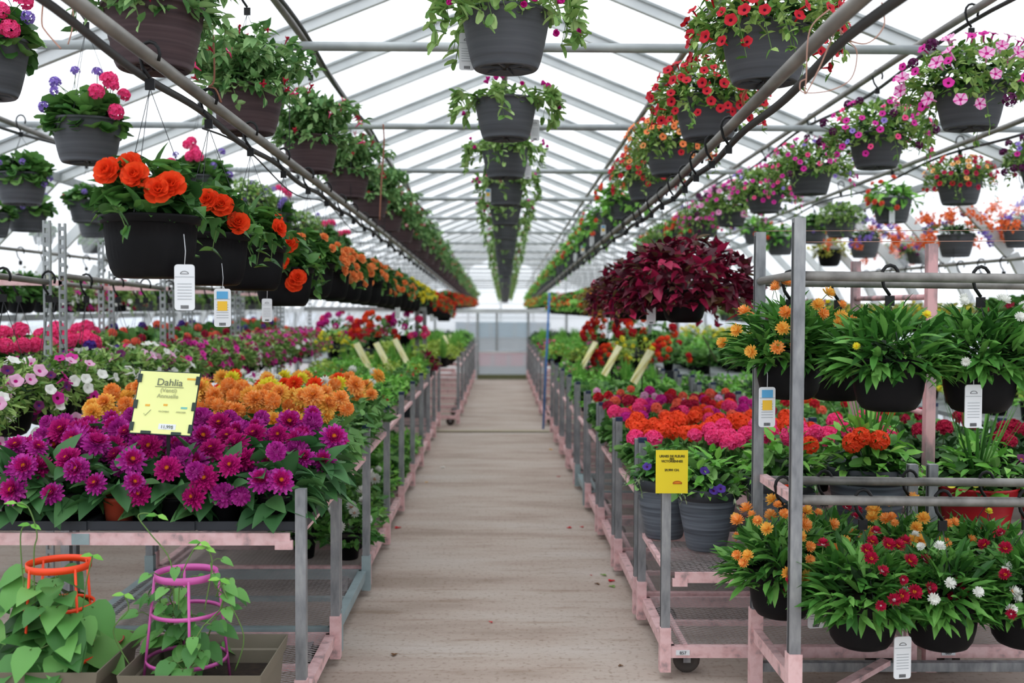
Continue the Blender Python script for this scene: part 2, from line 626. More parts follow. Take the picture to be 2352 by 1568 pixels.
ORD = ['nearest', 'second', 'third', 'fourth', 'fifth', 'sixth', 'seventh', 'eighth', 'ninth', 'tenth', 'eleventh', 'twelfth',
       'thirteenth', 'fourteenth', 'fifteenth', 'sixteenth', 'seventeenth', 'eighteenth', 'nineteenth', 'twentieth',
       'twenty-first', 'twenty-second', 'twenty-third', 'twenty-fourth', 'twenty-fifth', 'twenty-sixth', 'twenty-seventh',
       'twenty-eighth', 'twenty-ninth', 'thirtieth', 'thirty-first', 'thirty-second']

# ================================================================== THE GREENHOUSE
YF, YP, YB = -1.5, 21.9, 46.0
def drop(y):
    return .016 * max(0.0, y - 6)
PROF = [(0, 4.4), (4.1, 2.76), (4.75, 2.1), (5.2, 1.3), (5.4, 0)]
fl = MB()
fl.box((0, (YF + 12.62) / 2, -.05), (10.8, 12.62 - YF, .1), mat('concrete', ['#9e8d80', '#b09f93', '#b8aa9f', '#beb2a9'], .92, 0, 'noise', 1.3, (.8, 2.6, 1), bump=.1))
FLOORM = MATS['concrete']
fl.box((0, (12.72 + YB) / 2, -.05), (10.8, YB - 12.72, .1), FLOORM)
fl.box((0, 12.67, -.06), (10.8, .10, .08), mat('joint seal', '#38322a', .9))
fl.box((0, 12.76, .003), (10.8, .09, .012), mat('joint lip', '#b8ad92', .8))
floor = struct('floor', fl)
# more detail in the concrete: fine grain and brown streaks laid across the aisle
nt = FLOORM.node_tree
n, l = nt.nodes, nt.links
b = n['Principled BSDF']
old = b.inputs['Base Color'].links[0].from_socket
tc = n.new('ShaderNodeTexCoord')
mp = n.new('ShaderNodeMapping'); mp.inputs['Scale'].default_value = (1.3, 9, 1)
nz = n.new('ShaderNodeTexNoise'); nz.inputs['Scale'].default_value = 1.6; nz.inputs['Detail'].default_value = 8; nz.inputs['Roughness'].default_value = .7
rp = n.new('ShaderNodeValToRGB'); rp.color_ramp.elements[0].position = .28; rp.color_ramp.elements[1].position = .47
rp.color_ramp.elements[0].color = (.70, .62, .55, 1); rp.color_ramp.elements[1].color = (1, 1, 1, 1)
nz2 = n.new('ShaderNodeTexNoise'); nz2.inputs['Scale'].default_value = 45; nz2.inputs['Detail'].default_value = 4
rp2 = n.new('ShaderNodeValToRGB'); rp2.color_ramp.elements[0].position = .3; rp2.color_ramp.elements[1].position = .45
rp2.color_ramp.elements[0].color = (.62, .56, .5, 1); rp2.color_ramp.elements[1].color = (1, 1, 1, 1)
m1 = n.new('ShaderNodeMixRGB'); m1.blend_type = 'MULTIPLY'; m1.inputs[0].default_value = 1
m2 = n.new('ShaderNodeMixRGB'); m2.blend_type = 'MULTIPLY'; m2.inputs[0].default_value = .7
l.new(tc.outputs['Object'], mp.inputs['Vector']); l.new(mp.outputs[0], nz.inputs['Vector']); l.new(nz.outputs['Fac'], rp.inputs['Fac'])
l.new(tc.outputs['Object'], nz2.inputs['Vector']); l.new(nz2.outputs['Fac'], rp2.inputs['Fac'])
l.new(old, m1.inputs[1]); l.new(rp.outputs[0], m1.inputs[2]); l.new(m1.outputs[0], m2.inputs[1]); l.new(rp2.outputs[0], m2.inputs[2])
l.new(m2.outputs[0], b.inputs['Base Color'])

gr = MB()
gr.box((0, 25, -.16), (90, 110, .1), mat('gravel yard', ['#9a9a96', '#b4b4b0'], .9, 0, 'noise', 3))
struct('ground', gr)

ROOFG = glazing('roof glazing', .78, '#eef3f6', .7)
WALLG = glazing('wall glazing', .42, '#eef3f8', .75)
DOORG = glazing('door glazing', .5, '#dce8ee', .7)
def sheet(mb, a, b, m):
    (x0, z0), (x1, z1) = a, b
    mb.put([(x0, YF, z0), (x1, YF, z1), (x1, 6, z1), (x0, 6, z0), (x1, YB, z1 - drop(YB)), (x0, YB, z0 - drop(YB))], [(0, 1, 2, 3), (3, 2, 4, 5)], m, False)
ro = MB()
for sx in (-1, 1):
    for i in range(3):
        sheet(ro, (sx * PROF[i][0], PROF[i][1] + .06), (sx * PROF[i + 1][0], PROF[i + 1][1] + .06), ROOFG)
struct('ceiling', ro)
for sx, nm in ((-1, 'wall_left'), (1, 'wall_right')):
    w = MB()
    w.box((sx * 5.36, (YF + YB) / 2, .68), (.02, YB - YF, 1.36), WALLG)
    struct(nm, w)
bw = MB()
DX0, DX1, DZ = at(1097, 800, YP).x, at(1213, 800, YP).x, 1.38
bw.put([(x, YB, z - (drop(YB) if z > 1.4 else 0)) for x, z in [(-5.4, 0), (5.4, 0), (5.2, 1.3), (4.75, 2.1), (4.1, 2.76), (0, 4.4), (-4.1, 2.76), (-4.75, 2.1), (-5.2, 1.3)]], [tuple(range(9))], WALLG, False)
struct('wall_back', bw)
pw = MB()          # the low partition with the door in it
for xa, xb in ((-5.3, DX0), (DX1, 5.3)):
    pw.put([(xa, YP, 0), (xb, YP, 0), (xb, YP, 1.38), (xa, YP, 1.38)], [(0, 1, 2, 3)], WALLG, False)
struct('wall_partition', pw)
fw = MB()
fw.put([(x, YF, z) for x, z in [(-5.4, 0), (5.4, 0), (5.2, 1.3), (4.75, 2.1), (4.1, 2.76), (0, 4.4), (-4.1, 2.76), (-4.75, 2.1), (-5.2, 1.3)]], [tuple(range(9))], WALLG, False)
struct('wall_front', fw)

# rafters, each arch of the house one piece of trim
k = 0
yr = 1.6
RAFT = []
while yr < YB:
    k += 1
    r = MB()
    for sx in (-1, 1):
        for i in range(4):
            a, bb = PROF[i], PROF[i + 1]
            q0, q1 = drop(yr), (drop(yr) if i < 3 else 0)
            r.beam((sx * a[0], yr, a[1] - .04 - q0), (sx * bb[0] * 0.995, yr, bb[1] - (.04 if i < 3 else 0) - q1), .05, .10, WHITESTEEL)
            if i < 1:
                r.beam((sx * a[0], yr - .03, a[1] - .005 - q0), (sx * bb[0] * 0.995, yr - .03, bb[1] - .005 - q0), .03, .02, GALV2)
    o = struct('trim_%d' % k, r)
    RAFT.append(yr)
    yr += 1.38
nrib = k
# ties
tie_y = []
yt = 5.66
while yt < YB:
    tie_y.append(yt)
    yt += 2.3
for i, y in enumerate(tie_y):
    k += 1
    r = MB()
    r.tube([(-3.9, y, 2.86 - drop(y)), (3.9, y, 2.86 - drop(y))], .025, GALV2, 10)
    struct('trim_%d' % k, r)
# lengthwise purlins on the sides and the sill
for sx in (-1, 1):
    for (x, z) in ((4.05, 2.72), (5.1, 1.36)):
        k += 1
        r = MB()
        r.beam((sx * x, YF, z), (sx * x, 6, z), .05, .07, GALV2)
        r.beam((sx * x, 6, z), (sx * x, YB, z - (drop(YB) if z > 2 else 0)), .05, .07, GALV2)
        struct('trim_%d' % k, r)
# end wall frame and the partition frame
k += 1
r = MB()
for z, hw in ((1.0, 5.0), (1.6, 4.8), (2.1, 4.0), (2.6, 2.8), (3.1, 1.6)):
    r.beam((-hw, YB - .06, z), (hw, YB - .06, z), .05, .05, WHITESTEEL)
for x in (-4.2, -2.8, -1.4, 0, 1.4, 2.8, 4.2):
    r.beam((x, YB - .05, 0), (x, YB - .05, 3.7 - .4 * abs(x)), .06, .06, GALV2, up=(1, 0, 0))
struct('trim_%d' % k, r)
k += 1
r = MB()
r.beam((-5.2, YP - .06, 1.40), (5.2, YP - .06, 1.40), .05, .09, WHITESTEEL)
for x in (-4.2, -3.1, -2.2, -1.35, 1.35, 2.2, 3.1, 4.2):
    r.beam((x, YP - .05, 0), (x, YP - .05, 1.38), .04, .04, GALV2, up=(1, 0, 0))
r.beam((-5.3, YP - .07, .72), (DX0, YP - .07, .72), .04, .04, WHITESTEEL)
r.beam((DX1, YP - .07, .72), (5.3, YP - .07, .72), .04, .04, WHITESTEEL)
struct('trim_%d' % k, r)
# door
d = MB()
dy = YP - .04
for x in (DX0, DX1):
    d.beam((x, dy, 0), (x, dy, 1.38), .05, .05, GALV2, up=(1, 0, 0))
xm = DX0 + (DX1 - DX0) * .38
d.beam((xm, dy, .56), (xm, dy, 1.36), .03, .04, GALV2, up=(1, 0, 0))
d.beam((DX0, dy, .56), (DX1, dy, .56), .04, .05, WHITESTEEL)
d.beam((DX0, dy - .02, .05), (DX1, dy - .02, .05), .06, .10, mat('door sill', '#6c7050', .6))
door = struct('door_1', d)
dp = MB()
dp.put([(DX0, dy, .08), (DX1, dy, .08), (DX1, dy, 1.36), (DX0, dy, 1.36)], [(0, 1, 2, 3)], DOORG, False)
obj('pane', dp, door)
# things standing outside behind the end door
for (x, y, z, sx_, sy_, sz_, mm, lab) in ((.0, 23.6, .32, 1.4, .5, .26, '#b8606a', 'dull red crate on the ground outside the end door'),
                                    (.05, 25.0, .95, 2.2, .6, .35, '#6f93a6', 'blue grey board stack outside, above the red crate')):
    q = MB()
    q.box((0, 0, 0), (sx_, sy_, sz_), mat('outside ' + mm, mm, .8))
    for j in range(4):
        q.box((-sx_ / 2 + (j + .5) * sx_ / 4, -sy_ / 2 - .01, 0), (.03, .03, sz_), mat('outside batten', '#888', .8) if False else GALV2)
    q.box((0, 0, -z / 2 - sz_ / 4 + -.04), (sx_ * .9, sy_ * .8, max(.05, z - sz_ / 2 + .08)), GALV)
    o = obj('storage_crate', q)
    o.location = (x, y, z)
    tag(o, lab, 'crate')

# ------------------------------------------------------------------ pipes overhead
def pipe_thing(name, label, paths, cat='pipe', wires=(), m=PIPE):
    """paths: list of (points, radius, material)"""
    t = thing(name, label, cat, tuple(paths[0][0][0]))
    o0 = Vector(paths[0][0][0])
    for i, (pts, r, mm, pn) in enumerate(paths):
        b_ = MB()
        b_.tube([Vector(p) - o0 for p in pts], r, mm, 10)
        obj(pn, b_, t)
    if wires:
        b_ = MB()
        for (p, q) in wires:
            b_ = MB()
            b_.tube([Vector(p) - o0, Vector(q) - o0], .003, WIRE, 4)
            obj('hanger_wire', b_, t)
    return t

def lpz(y):   # lower left pipe height
    return 2.285 - .014 * (y - 3.4) - (.0 if y < 10 else .006 * (y - 10))
def rpz(y):
    return 2.29 - .012 * (y - 3.4) - (.0 if y < 10 else .006 * (y - 10))
def rpx(y):
    return .93 + .035 * min(max(y - 3, 0), 4)
LPX = -1.115
ys = [1.2, 2, 3, 4, 5, 6.5, 8, 10, 12, 14, 16, 18, 20, 25, 30, 35, 40, 44]
main = [(LPX, y, lpz(y)) for y in ys]
def wavy(x, z0, amp, per, y0=1.2, y1=19, dx=0.0, zf=None):
    out = []
    y = y0
    while y < y1:
        out.append((x + dx * math.sin(y * 1.7), y, (zf(y) if zf else 0) - z0 - amp * (.5 - .5 * math.cos(2 * PI * y / per))))
        y += .12
    return out
wires = [((LPX, y, lpz(y) + .02), (LPX, y, 2.86 - drop(y))) for y in tie_y[:9]]
pipe_thing('hanging_rail', 'galvanised overhead rail carrying the black begonia baskets left of the aisle',
           [(main, .022, PIPE, 'rail'), (wavy(LPX - .03, .035, .02, 1.36, zf=lpz), .013, HOSE, 'drip_hose'),
            (wavy(LPX - .05, .05, .07, 2.4, zf=lpz, y0=4.2, y1=9), .004, WIRE, 'feed_line')], 'rail', wires)
mainr = [(rpx(y), y, rpz(y)) for y in ys]
wires = [((rpx(y), y, rpz(y) + .02), (rpx(y), y, 2.86 - drop(y))) for y in tie_y[:9]]
def rw(z0, amp, per, dx):
    out = []
    y = 1.2
    while y < 19:
        out.append((rpx(y) + dx, y, rpz(y) - z0 - amp * (.5 - .5 * math.cos(2 * PI * y / per))))
        y += .12
    return out
pipe_thing('hanging_rail', 'galvanised overhead rail above the burgundy coleus baskets right of the aisle',
           [(mainr, .023, PIPE, 'rail'), (rw(.04, .02, 1.5, .035), .015, HOSE, 'drip_hose')], 'rail', wires)
HZ = 2.98
for (x, lab) in ((-1.1, 'upper galvanised rail carrying the brown fuchsia baskets'), (.02, 'centre ridge rail carrying the grey portulaca baskets'),
                 (1.06, 'upper rail carrying grey calibrachoa baskets right of the aisle'), (2.35, 'upper rail carrying the pink and purple petunia baskets'),
                 (-2.06, 'upper rail carrying the grey geranium baskets on the left'), (3.5, 'far right rail carrying orange flowered baskets'), (-3.4, 'far left rail carrying grey baskets')):
    z = HZ if abs(x) < 3 else 2.78
    ye = 45 if abs(x) < 1.5 else 21.4
    paths = [([(x, y, z - drop(y)) for y in (1.0, 6, ye)], .02, PIPE, 'rail')]
    if abs(x) > .5:
        paths.append(([(x + .05, y, z - drop(y) - .05 - .03 * math.sin(y * 2)) for y in np.arange(1.0, 21, .25)], .011, HOSE, 'drip_hose'))
    pipe_thing('hanging_rail', lab, paths, 'rail')

# twine hanging off the rails
def curve_tube(name, pts, r, m, label, cat):
    P = [Vector(p) for p in pts]
    out = []
    for i in range(len(P) - 1):
        p0, p1, p2, p3 = P[max(i - 1, 0)], P[i], P[i + 1], P[min(i + 2, len(P) - 1)]
        for j in range(6):
            t = j / 6
            out.append(.5 * ((2 * p1) + (p2 - p0) * t + (2 * p0 - 5 * p1 + 4 * p2 - p3) * t * t + (3 * p1 - p0 - 3 * p2 + p3) * t ** 3))
    out.append(P[-1])
    b_ = MB()
    o0 = out[0]
    b_.tube([p - o0 for p in out], r, m, 6)
    o = obj(name, b_)
    o.location = o0
    return tag(o, label, cat)
Yt = 3.05
curve_tube('twine', [at(a, b_, Yt) for a, b_ in ((1905, 22), (1860, 70), (1852, 180), (1850, 215), (1880, 160), (1925, 60), (1935, 85), (1990, 100), (2030, 60), (2025, 5))], .0022, TWINE, 'pinkish twine looped round the right rail near the top', 'twine')
curve_tube('twine', [at(a, b_, Yt) for a, b_ in ((1925, 60), (1945, 90), (1968, 120), (1955, 180), (1905, 208), (1845, 212), (1838, 190), (1850, 182))], .0018, TWINE, 'thin twine loop dangling below the right rail', 'twine')
curve_tube('twine', [at(a, b_, 3.3) for a, b_ in ((100, -5), (96, 50), (105, 72), (140, 112))], .0028, TWINE, 'frayed twine end hanging at the top left corner', 'twine')
curve_tube('twine', [at(a, b_, 3.3) for a, b_ in ((158, 0), (168, 30), (165, 70), (156, 102))], .0022, TWINE, 'short brown twine end right of the frayed one, top left', 'twine')
curve_tube('twine', [at(a, b_, 4.1) for a, b_ in ((490, 80), (492, 180), (480, 200), (495, 205), (508, 235))], .004, mat('brown cord', '#8a5a48', .8), 'brown cord tied round the left rail beside the second hook', 'cord')
curve_tube('twine', [at(a, b_, 7.6) for a, b_ in ((880, 285), (882, 330), (876, 420), (872, 505))], .006, MATS['brown cord'], 'brown cord hanging in front of the fuchsia row', 'cord')
curve_tube('twine', [at(a, b_, 4.4) for a, b_ in ((1718, 200), (1706, 225), (1712, 243), (1735, 247))], .006, mat('orange brown tie', '#9a5a38', .8), 'orange brown tie wrapped round the right rail', 'cord')

# ================================================================== POTS
def pot_mb(style):
    mb = MB()
    if style == 'black':      # ribbed 30 cm hanging pot, 0.2 tall
        prof = [(.001, 0), (.10, 0), (.112, .006), (.125, .03), (.134, .07), (.14, .12), (.143, .168), (.146, .17), (.152, .172), (.154, .186), (.158, .19), (.158, .196), (.15, .198), (.14, .192), (.135, .17)]
        mb.lathe(prof, BLACKPOT, 96, .004, (.02, .168))
        mb.disc((0, 0, .175), .138, SOIL)
        return mb, .19
    if style == 'black10':    # smooth round-shouldered 25 cm pot
        prof = [(.001, .0), (.07, 0), (.088, .008), (.103, .03), (.113, .07), (.119, .12), (.122, .165), (.126, .167), (.129, .17), (.129, .178), (.12, .18), (.115, .16)]
        mb.lathe(prof, BLACKPOT, 64, .0015, (.03, .16))
        mb.disc((0, 0, .16), .116, SOIL)
        return mb, .175
    if style in ('grey', 'brown'):
        M_ = GREYPOT if style == 'grey' else BROWNPOT
        base = [(.06, .012), (.085, .012), (.105, 0), (.118, 0), (.124, .006)]
        body = []
        N = 12
        for i in range(N + 1):
            t = i / N
            r = .124 + (.168 - .124) * (t ** .75)
            if style == 'brown':
                r += .0015 * math.sin(i * 2.2)
            body.append((r, .006 + .194 * t))
        prof = base + body + [(.172, .2), (.175, .204), (.175, .212), (.168, .213), (.16, .2)]
        mb.lathe(prof, M_, 40)
        mb.disc((0, 0, .195), .162, SOIL)
        mb.disc((0, 0, .014), .09, mat('pot underside', '#2c2a2b', .7), 16, -1)
        for q in range(6):   # moulded spokes underneath
            a = q * PI / 3
            mb.beam((0.02 * math.cos(a), .02 * math.sin(a), .008), (.11 * math.cos(a), .11 * math.sin(a), .004), .006, .008, M_)
        return mb, .205
    if style == 'urn':
        prof = [(.001, 0), (.085, 0), (.092, .01), (.12, .15), (.136, .235), (.137, .24), (.146, .245), (.15, .262), (.152, .29), (.146, .293), (.138, .28)]
        mb.lathe(prof, URNPOT, 48)
        mb.lathe([(.1375, .238), (.1475, .243), (.1515, .262), (.1535, .291), (.147, .2945)], mat('dark pot rim', '#2c3036', .55), 48)
        mb.disc((0, 0, .27), .14, SOIL)
        return mb, .28
    if style == 'red':
        prof = [(.001, 0), (.09, 0), (.1, .01), (.125, .15), (.135, .2), (.142, .202), (.146, .24), (.15, .243), (.148, .25), (.138, .24)]
        mb.lathe(prof, REDPOT, 48)
        mb.disc((0, 0, .23), .14, SOIL)
        return mb, .24
    if style == 'small':
        mb.lathe([(.001, 0), (.04, 0), (.045, .005), (.055, .09), (.06, .092), (.061, .105), (.056, .105), (.053, .09)], BLACKPOT, 20)
        mb.disc((0, 0, .098), .054, SOIL, 16)
        return mb, .1
    if style == 'terra':
        mb.lathe([(.001, 0), (.04, 0), (.045, .005), (.055, .09), (.06, .092), (.061, .105), (.056, .105), (.053, .09)], TERRA, 20)
        mb.disc((0, 0, .098), .054, SOIL, 16)
        return mb, .1
POTS = {}
def pot(style):
    if style not in POTS:
        mb, h = pot_mb(style)
        POTS[style] = (mb.mesh('pot_' + style), h, mb)
    return POTS[style]

def tag_mb():
    mb = MB()
    w, h, t = .045, .105, .0012
    pts = []
    for cx_, cy_, a0 in ((w / 2 - .007, h / 2 - .007, 0), (-w / 2 + .007, h / 2 - .007, 90), (-w / 2 + .007, -h / 2 + .007, 180), (w / 2 - .007, -h / 2 + .007, 270)):
        for a in (0, 30, 60, 90):
            q = math.radians(a0 + a)
            pts.append((cx_ + .007 * math.cos(q), cy_ + .007 * math.sin(q)))
    n_ = len(pts)
    V = [(x, -t, z) for x, z in pts] + [(x, t, z) for x, z in pts]
    F = [tuple(range(n_))[::-1], tuple(range(n_, 2 * n_))] + [(i, (i + 1) % n_, n_ + (i + 1) % n_, n_ + i) for i in range(n_)]
    mb.put(V, F, CARD, False)
    for i in range(9):
        mb.box((-.008 + i * .002, -t - .0004, -.045), (.0011, .0006, .008), INK)
    for z in (.008, .001, -.006, -.013, -.02, -.027):
        mb.box((0, -t - .0004, z), (.032, .0006, .0012), INKG)
    mb.box((0, -t - .0004, .024), (.042, .0006, .001), INKG)
    mb.lathe([(.007, 0), (.0085, 0)], INK, 12, cx=0, cy=0) if False else None
    arc = [(.009 * math.cos(q), -t - .0006, .031 + .006 * math.sin(q)) for q in np.linspace(0, PI, 9)]
    mb.tube(arc, .0007, INK, 4)
    mb.tube([(-.009, -t - .0006, .031), (.009, -t - .0006, .031)], .0006, INK, 4)
    mb.tube([(0, 0, h / 2 - .004), (.002, .003, h / 2 + .03), (-.002, .008, h / 2 + .07)], .0009, CARD, 4)
    return mb
TAG = tag_mb().mesh('tag')
tb = tag_mb()
tb.box((0, -.0022, .035), (.03, .001, .02), mat('sky blue print', '#5aa8d8', .6))
tb.box((0, -.0022, .005), (.026, .001, .026), mat('sun yellow print', '#f2c23c', .6))
TAGB = tb.mesh('tag_colour')

def hanger_mb(R, drop, hook_r=.04, wires=3, rim=0.0):
    """hook over the rail at z=drop above the rim; black plastic hook then wires down to the rim"""
    hk = MB()
    pts = []
    for i in range(9):
        a = math.radians(-30 + i * 30)
        pts.append((hook_r * math.cos(a) * .8, 0, drop - hook_r * .55 + hook_r * math.sin(a)))
    pts = pts[::1]
    pts += [(-hook_r * .55, 0, drop - hook_r * 1.6), (0, 0, drop - hook_r * 2.4)]
    hk.tube(pts, .006, BLACK, 6)
    hk.box((0, 0, drop - hook_r * 2.9), (.03, .008, .035), BLACK)
    wr = MB()
    for i in range(wires):
        a = 2 * PI * i / wires + .5
        wr.tube([(0, 0, drop - hook_r * 3.2), (R * math.cos(a), R * math.sin(a), 0)], .0014, WIRE, 4, caps=False)
    return hk, wr

# ================================================================== PLANT KINDS
# each: foliage makers (2-3 variants), origin at rim centre; flowers: list of (proto list, n); shell for flower places
class Kind:
    pass
KINDS = {}
def flower_places(n, R, up, down, top=False, front=0.0, out=1.05, minc=-.45):
    res = []
    tries = 0
    while len(res) < n and tries < n * 30:
        tries += 1
        ph = random.random() * 2 * PI
        c = 1 - random.random() * (1 - minc) if not top else 1 - random.random() * .45
        s_ = math.sqrt(max(0, 1 - c * c))
        p = Vector((R * s_ * math.cos(ph) * out, R * s_ * math.sin(ph) * out, (up * c if c > 0 else down * c / .55) * out))
        if front and random.random() < front and p.y > 0:
            p.y = -p.y
        nn = Vector((s_ * math.cos(ph), s_ * math.sin(ph) * (1 if p.y * math.sin(ph) > 0 else -1), max(c, -.2) * .8 + .35))
        if any((p - q).length < R * .13 for q, _ in res):
            if tries < n * 15:
                continue
        nn = nn + Vector((random.gauss(0, .25), random.gauss(0, .25) - .25, random.gauss(0, .2)))
        res.append((p, nn.normalized()))
    return res
def rot_to(n_):
    return (Vector((0, 0, 1)).rotation_difference(n_)).to_matrix() @ Matrix.Rotation(random.random() * 6, 3, 'Z')

def defkind(name, makers, flowers, R, up, down, nfl, top=False, pot_='grey', part='flower', minc=-.45, out=1.05, flat=False):
    kd = Kind()
    kd.name, kd.R, kd.up, kd.down, kd.nfl, kd.top, kd.pot, kd.part = name, R, up, down, nfl, top, pot_, part
    kd.minc, kd.out = minc, out
    kd.fol_mb = [mk() for mk in makers]
    kd.fol = [m_.mesh(name + '_foliage') for m_ in kd.fol_mb]
    kd.fl_mb = flowers
    kd.fl = [m_.mesh(name + '_flower') for m_ in flowers]
    kd.merged = None
    KINDS[name] = kd
    return kd
def merged_flowers(kd, weights=None, n=None):
    mb = MB()
    for p, nn in flower_places(n or kd.nfl, kd.R, kd.up, kd.down, kd.top, .3, kd.out, kd.minc):
        f = random.choices(kd.fl_mb, weights)[0]
        mb.add(f, Matrix.Translation(p) @ rot_to(nn).to_4x4())
    return mb

F_DP = f_dahlia(P_PUR, P_MAG, P_YC, .045)
F_DP2 = f_pompon(P_PUR, .045)
F_DM = f_dahlia(P_MAG, P_MAG, P_YC, .045)
def begonia_fol():
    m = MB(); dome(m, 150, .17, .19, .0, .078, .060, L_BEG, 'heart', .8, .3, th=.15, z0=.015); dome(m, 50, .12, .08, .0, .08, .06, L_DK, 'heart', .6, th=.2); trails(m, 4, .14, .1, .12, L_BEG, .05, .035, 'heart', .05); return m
def ger_fol():
    m = MB(); dome(m, 170, .2, .16, .06, .075, .08, L_GER, 'round', .6, .2); dome(m, 60, .14, .1, 0, .07, .07, L_DK, 'round', .6); return m
def pet_fol():
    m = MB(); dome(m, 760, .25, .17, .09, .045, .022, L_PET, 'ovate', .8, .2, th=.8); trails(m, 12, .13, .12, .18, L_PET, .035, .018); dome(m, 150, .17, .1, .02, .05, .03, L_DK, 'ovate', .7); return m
def fuc_fol():
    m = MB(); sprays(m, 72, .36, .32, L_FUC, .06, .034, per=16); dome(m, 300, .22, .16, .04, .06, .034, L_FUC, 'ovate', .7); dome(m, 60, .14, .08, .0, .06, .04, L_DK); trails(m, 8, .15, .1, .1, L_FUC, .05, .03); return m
def por_fol():
    m = MB(); trails(m, 22, .13, .15, .13, L_POR, .05, .028, 'round', .02, up=.05); dome(m, 150, .2, .09, .02, .05, .028, L_POR, 'round', .8, th=.5); return m
def col_fol():
    m = MB(); dome(m, 900, .40, .30, .10, .062, .046, L_COL, 'heart', .8, .35); dome(m, 160, .42, .31, .12, .055, .042, L_COE, 'heart', .8, .35, inner=.8)
    trails(m, 9, .2, .2, .2, L_COL, .06, .045, 'heart', .05, stem=P_DPU); return m
def str_fol():
    m = MB(); dome(m, 560, .205, .165, .06, .10, .024, L_STR, 'lance', .5, .35, lift=.3, th=.85); dome(m, 60, .12, .1, 0, .1, .022, L_DK, 'lance', .5); return m
def rus_fol():
    m = MB(); dome(m, 420, .3, .18, .18, .05, .03, L_GOLD, 'ovate', .8); return m
def kal_fol():
    m = MB(); dome(m, 200, .17, .1, .05, .05, .03, L_DK, 'ovate', .7); sprays(m, 30, .36, .16, L_GER, .03, .015, per=6, arch=1.3); return m
def beg2_fol():
    m = MB(); dome(m, 90, .24, .17, .12, .09, .055, L_BRI, 'ovate', .7, .4); dome(m, 60, .18, .13, .05, .08, .05, L_GER, 'ovate', .6); return m
def yel_fol():
    m = MB(); dome(m, 240, .2, .12, .08, .05, .03, L_YEL, 'ovate', .8); return m

defkind('orange begonia', [begonia_fol, begonia_fol], [f_begonia(P_ORR, .045), f_begonia(P_ORR, .036)], .18, .2, .05, 9, pot_='black', minc=-.1)
defkind('apricot begonia', [begonia_fol, begonia_fol], [f_begonia(P_APR, .036), f_begonia(P_APR, .028)], .2, .17, .1, 18, pot_='black')
defkind('yellow begonia', [begonia_fol], [f_begonia(P_YEL, .034)], .21, .17, .1, 20, pot_='black')
defkind('red begonia', [begonia_fol], [f_begonia(P_RED, .034), f_begonia(P_ORR, .034)], .21, .17, .13, 26, pot_='black')
defkind('fuchsia', [fuc_fol, fuc_fol, fuc_fol], [f_drop(P_CRI, P_RED, .03), f_drop(P_HOT, P_WHI, .032)], .3, .28, .06, 16, pot_='brown')
defkind('portulaca', [por_fol, por_fol], [f_cup(P_MGT, .021)], .27, .1, .14, 11, pot_='grey')
defkind('red calibrachoa', [pet_fol, pet_fol], [f_trumpet(P_RED, P_THR, .024)], .25, .17, .14, 44, pot_='grey')
defkind('orange calibrachoa', [pet_fol, pet_fol], [f_trumpet(P_KAL, P_THR, .022), f_trumpet(P_APR, P_THR, .021), f_trumpet(P_RED, P_THR, .019)], .25, .17, .12, 44, pot_='grey')
defkind('magenta calibrachoa', [pet_fol, pet_fol], [f_trumpet(P_MGT, P_THR, .021), f_trumpet(P_HOT, P_THR, .019), f_trumpet(P_VIO, P_DVI, .019), f_umbel(P_DPU, .03, 14, .012)], .26, .17, .14, 46, pot_='grey')
defkind('striped petunia', [pet_fol, pet_fol], [f_trumpet(P_PNK, P_MGT, .034, P_STP), f_trumpet(P_MGT, P_THR, .024), f_umbel(P_DPU, .035, 16, .012)], .28, .18, .15, 40, pot_='grey')
defkind('mixed calibrachoa', [pet_fol], [f_trumpet(P_CRI, P_THR, .02), f_trumpet(P_ORA, P_THR, .021), f_trumpet(P_RED, P_THR, .021)], .26, .17, .12, 56, pot_='grey')
defkind('geranium', [ger_fol, ger_fol], [f_umbel(P_HOT, .042), f_umbel(P_VIO, .03, 12, .012)], .2, .24, .03, 12, pot_='grey', minc=.05)
defkind('green geranium', [ger_fol, pet_fol], [f_umbel(P_VIO, .025, 10, .01), f_trumpet(P_WHI, P_THY, .016)], .2, .14, .08, 8, pot_='grey')
defkind('coral begonia', [beg2_fol, beg2_fol], [f_begonia(P_COR, .028)], .24, .18, .12, 9, pot_='grey')
defkind('orange kalanchoe', [kal_fol], [f_spray(P_KAL, .07, 34), f_spray(P_KAL, .06, 26), f_spray(P_VIO, .05, 18)], .36, .2, .14, 30, pot_='grey')
defkind('coleus', [col_fol, col_fol], [f_cup(P_HOT, .01)], .3, .2, .1, 0, pot_='black10')
defkind('rusty coleus', [rus_fol], [f_begonia(P_ORA, .025)], .3, .2, .15, 5, pot_='black10')
defkind('orange impatiens', [beg2_fol], [f_begonia(P_ORA, .026), f_begonia(P_ORR, .026)], .24, .15, .1, 22, pot_='black10')
defkind('orange strawflower', [str_fol, str_fol], [f_daisy(P_YOR, P_YC, .023), f_daisy(P_ORA, P_YC, .024), f_daisy(P_ORA, P_YOR, .018)], .2, .2, .04, 17, pot_='black10', minc=.0, out=1.22)
defkind('red strawflower', [str_fol, str_fol], [f_daisy(P_CRI, P_YC, .02), f_daisy(P_CRI, P_WHI, .018)], .21, .19, .05, 19, pot_='black10', minc=-.15, out=1.17)
defkind('white strawflower', [str_fol, str_fol], [f_daisy(P_WHI, P_WHI, .0165), f_daisy(P_WHI, P_YC, .018)], .21, .19, .04, 13, pot_='black10', minc=.0, out=1.12)
defkind('leafy strawflower', [str_fol, str_fol], [f_daisy(P_YEL, P_YC, .014)], .2, .19, .02, 3, pot_='black10', minc=.1, out=1.08)
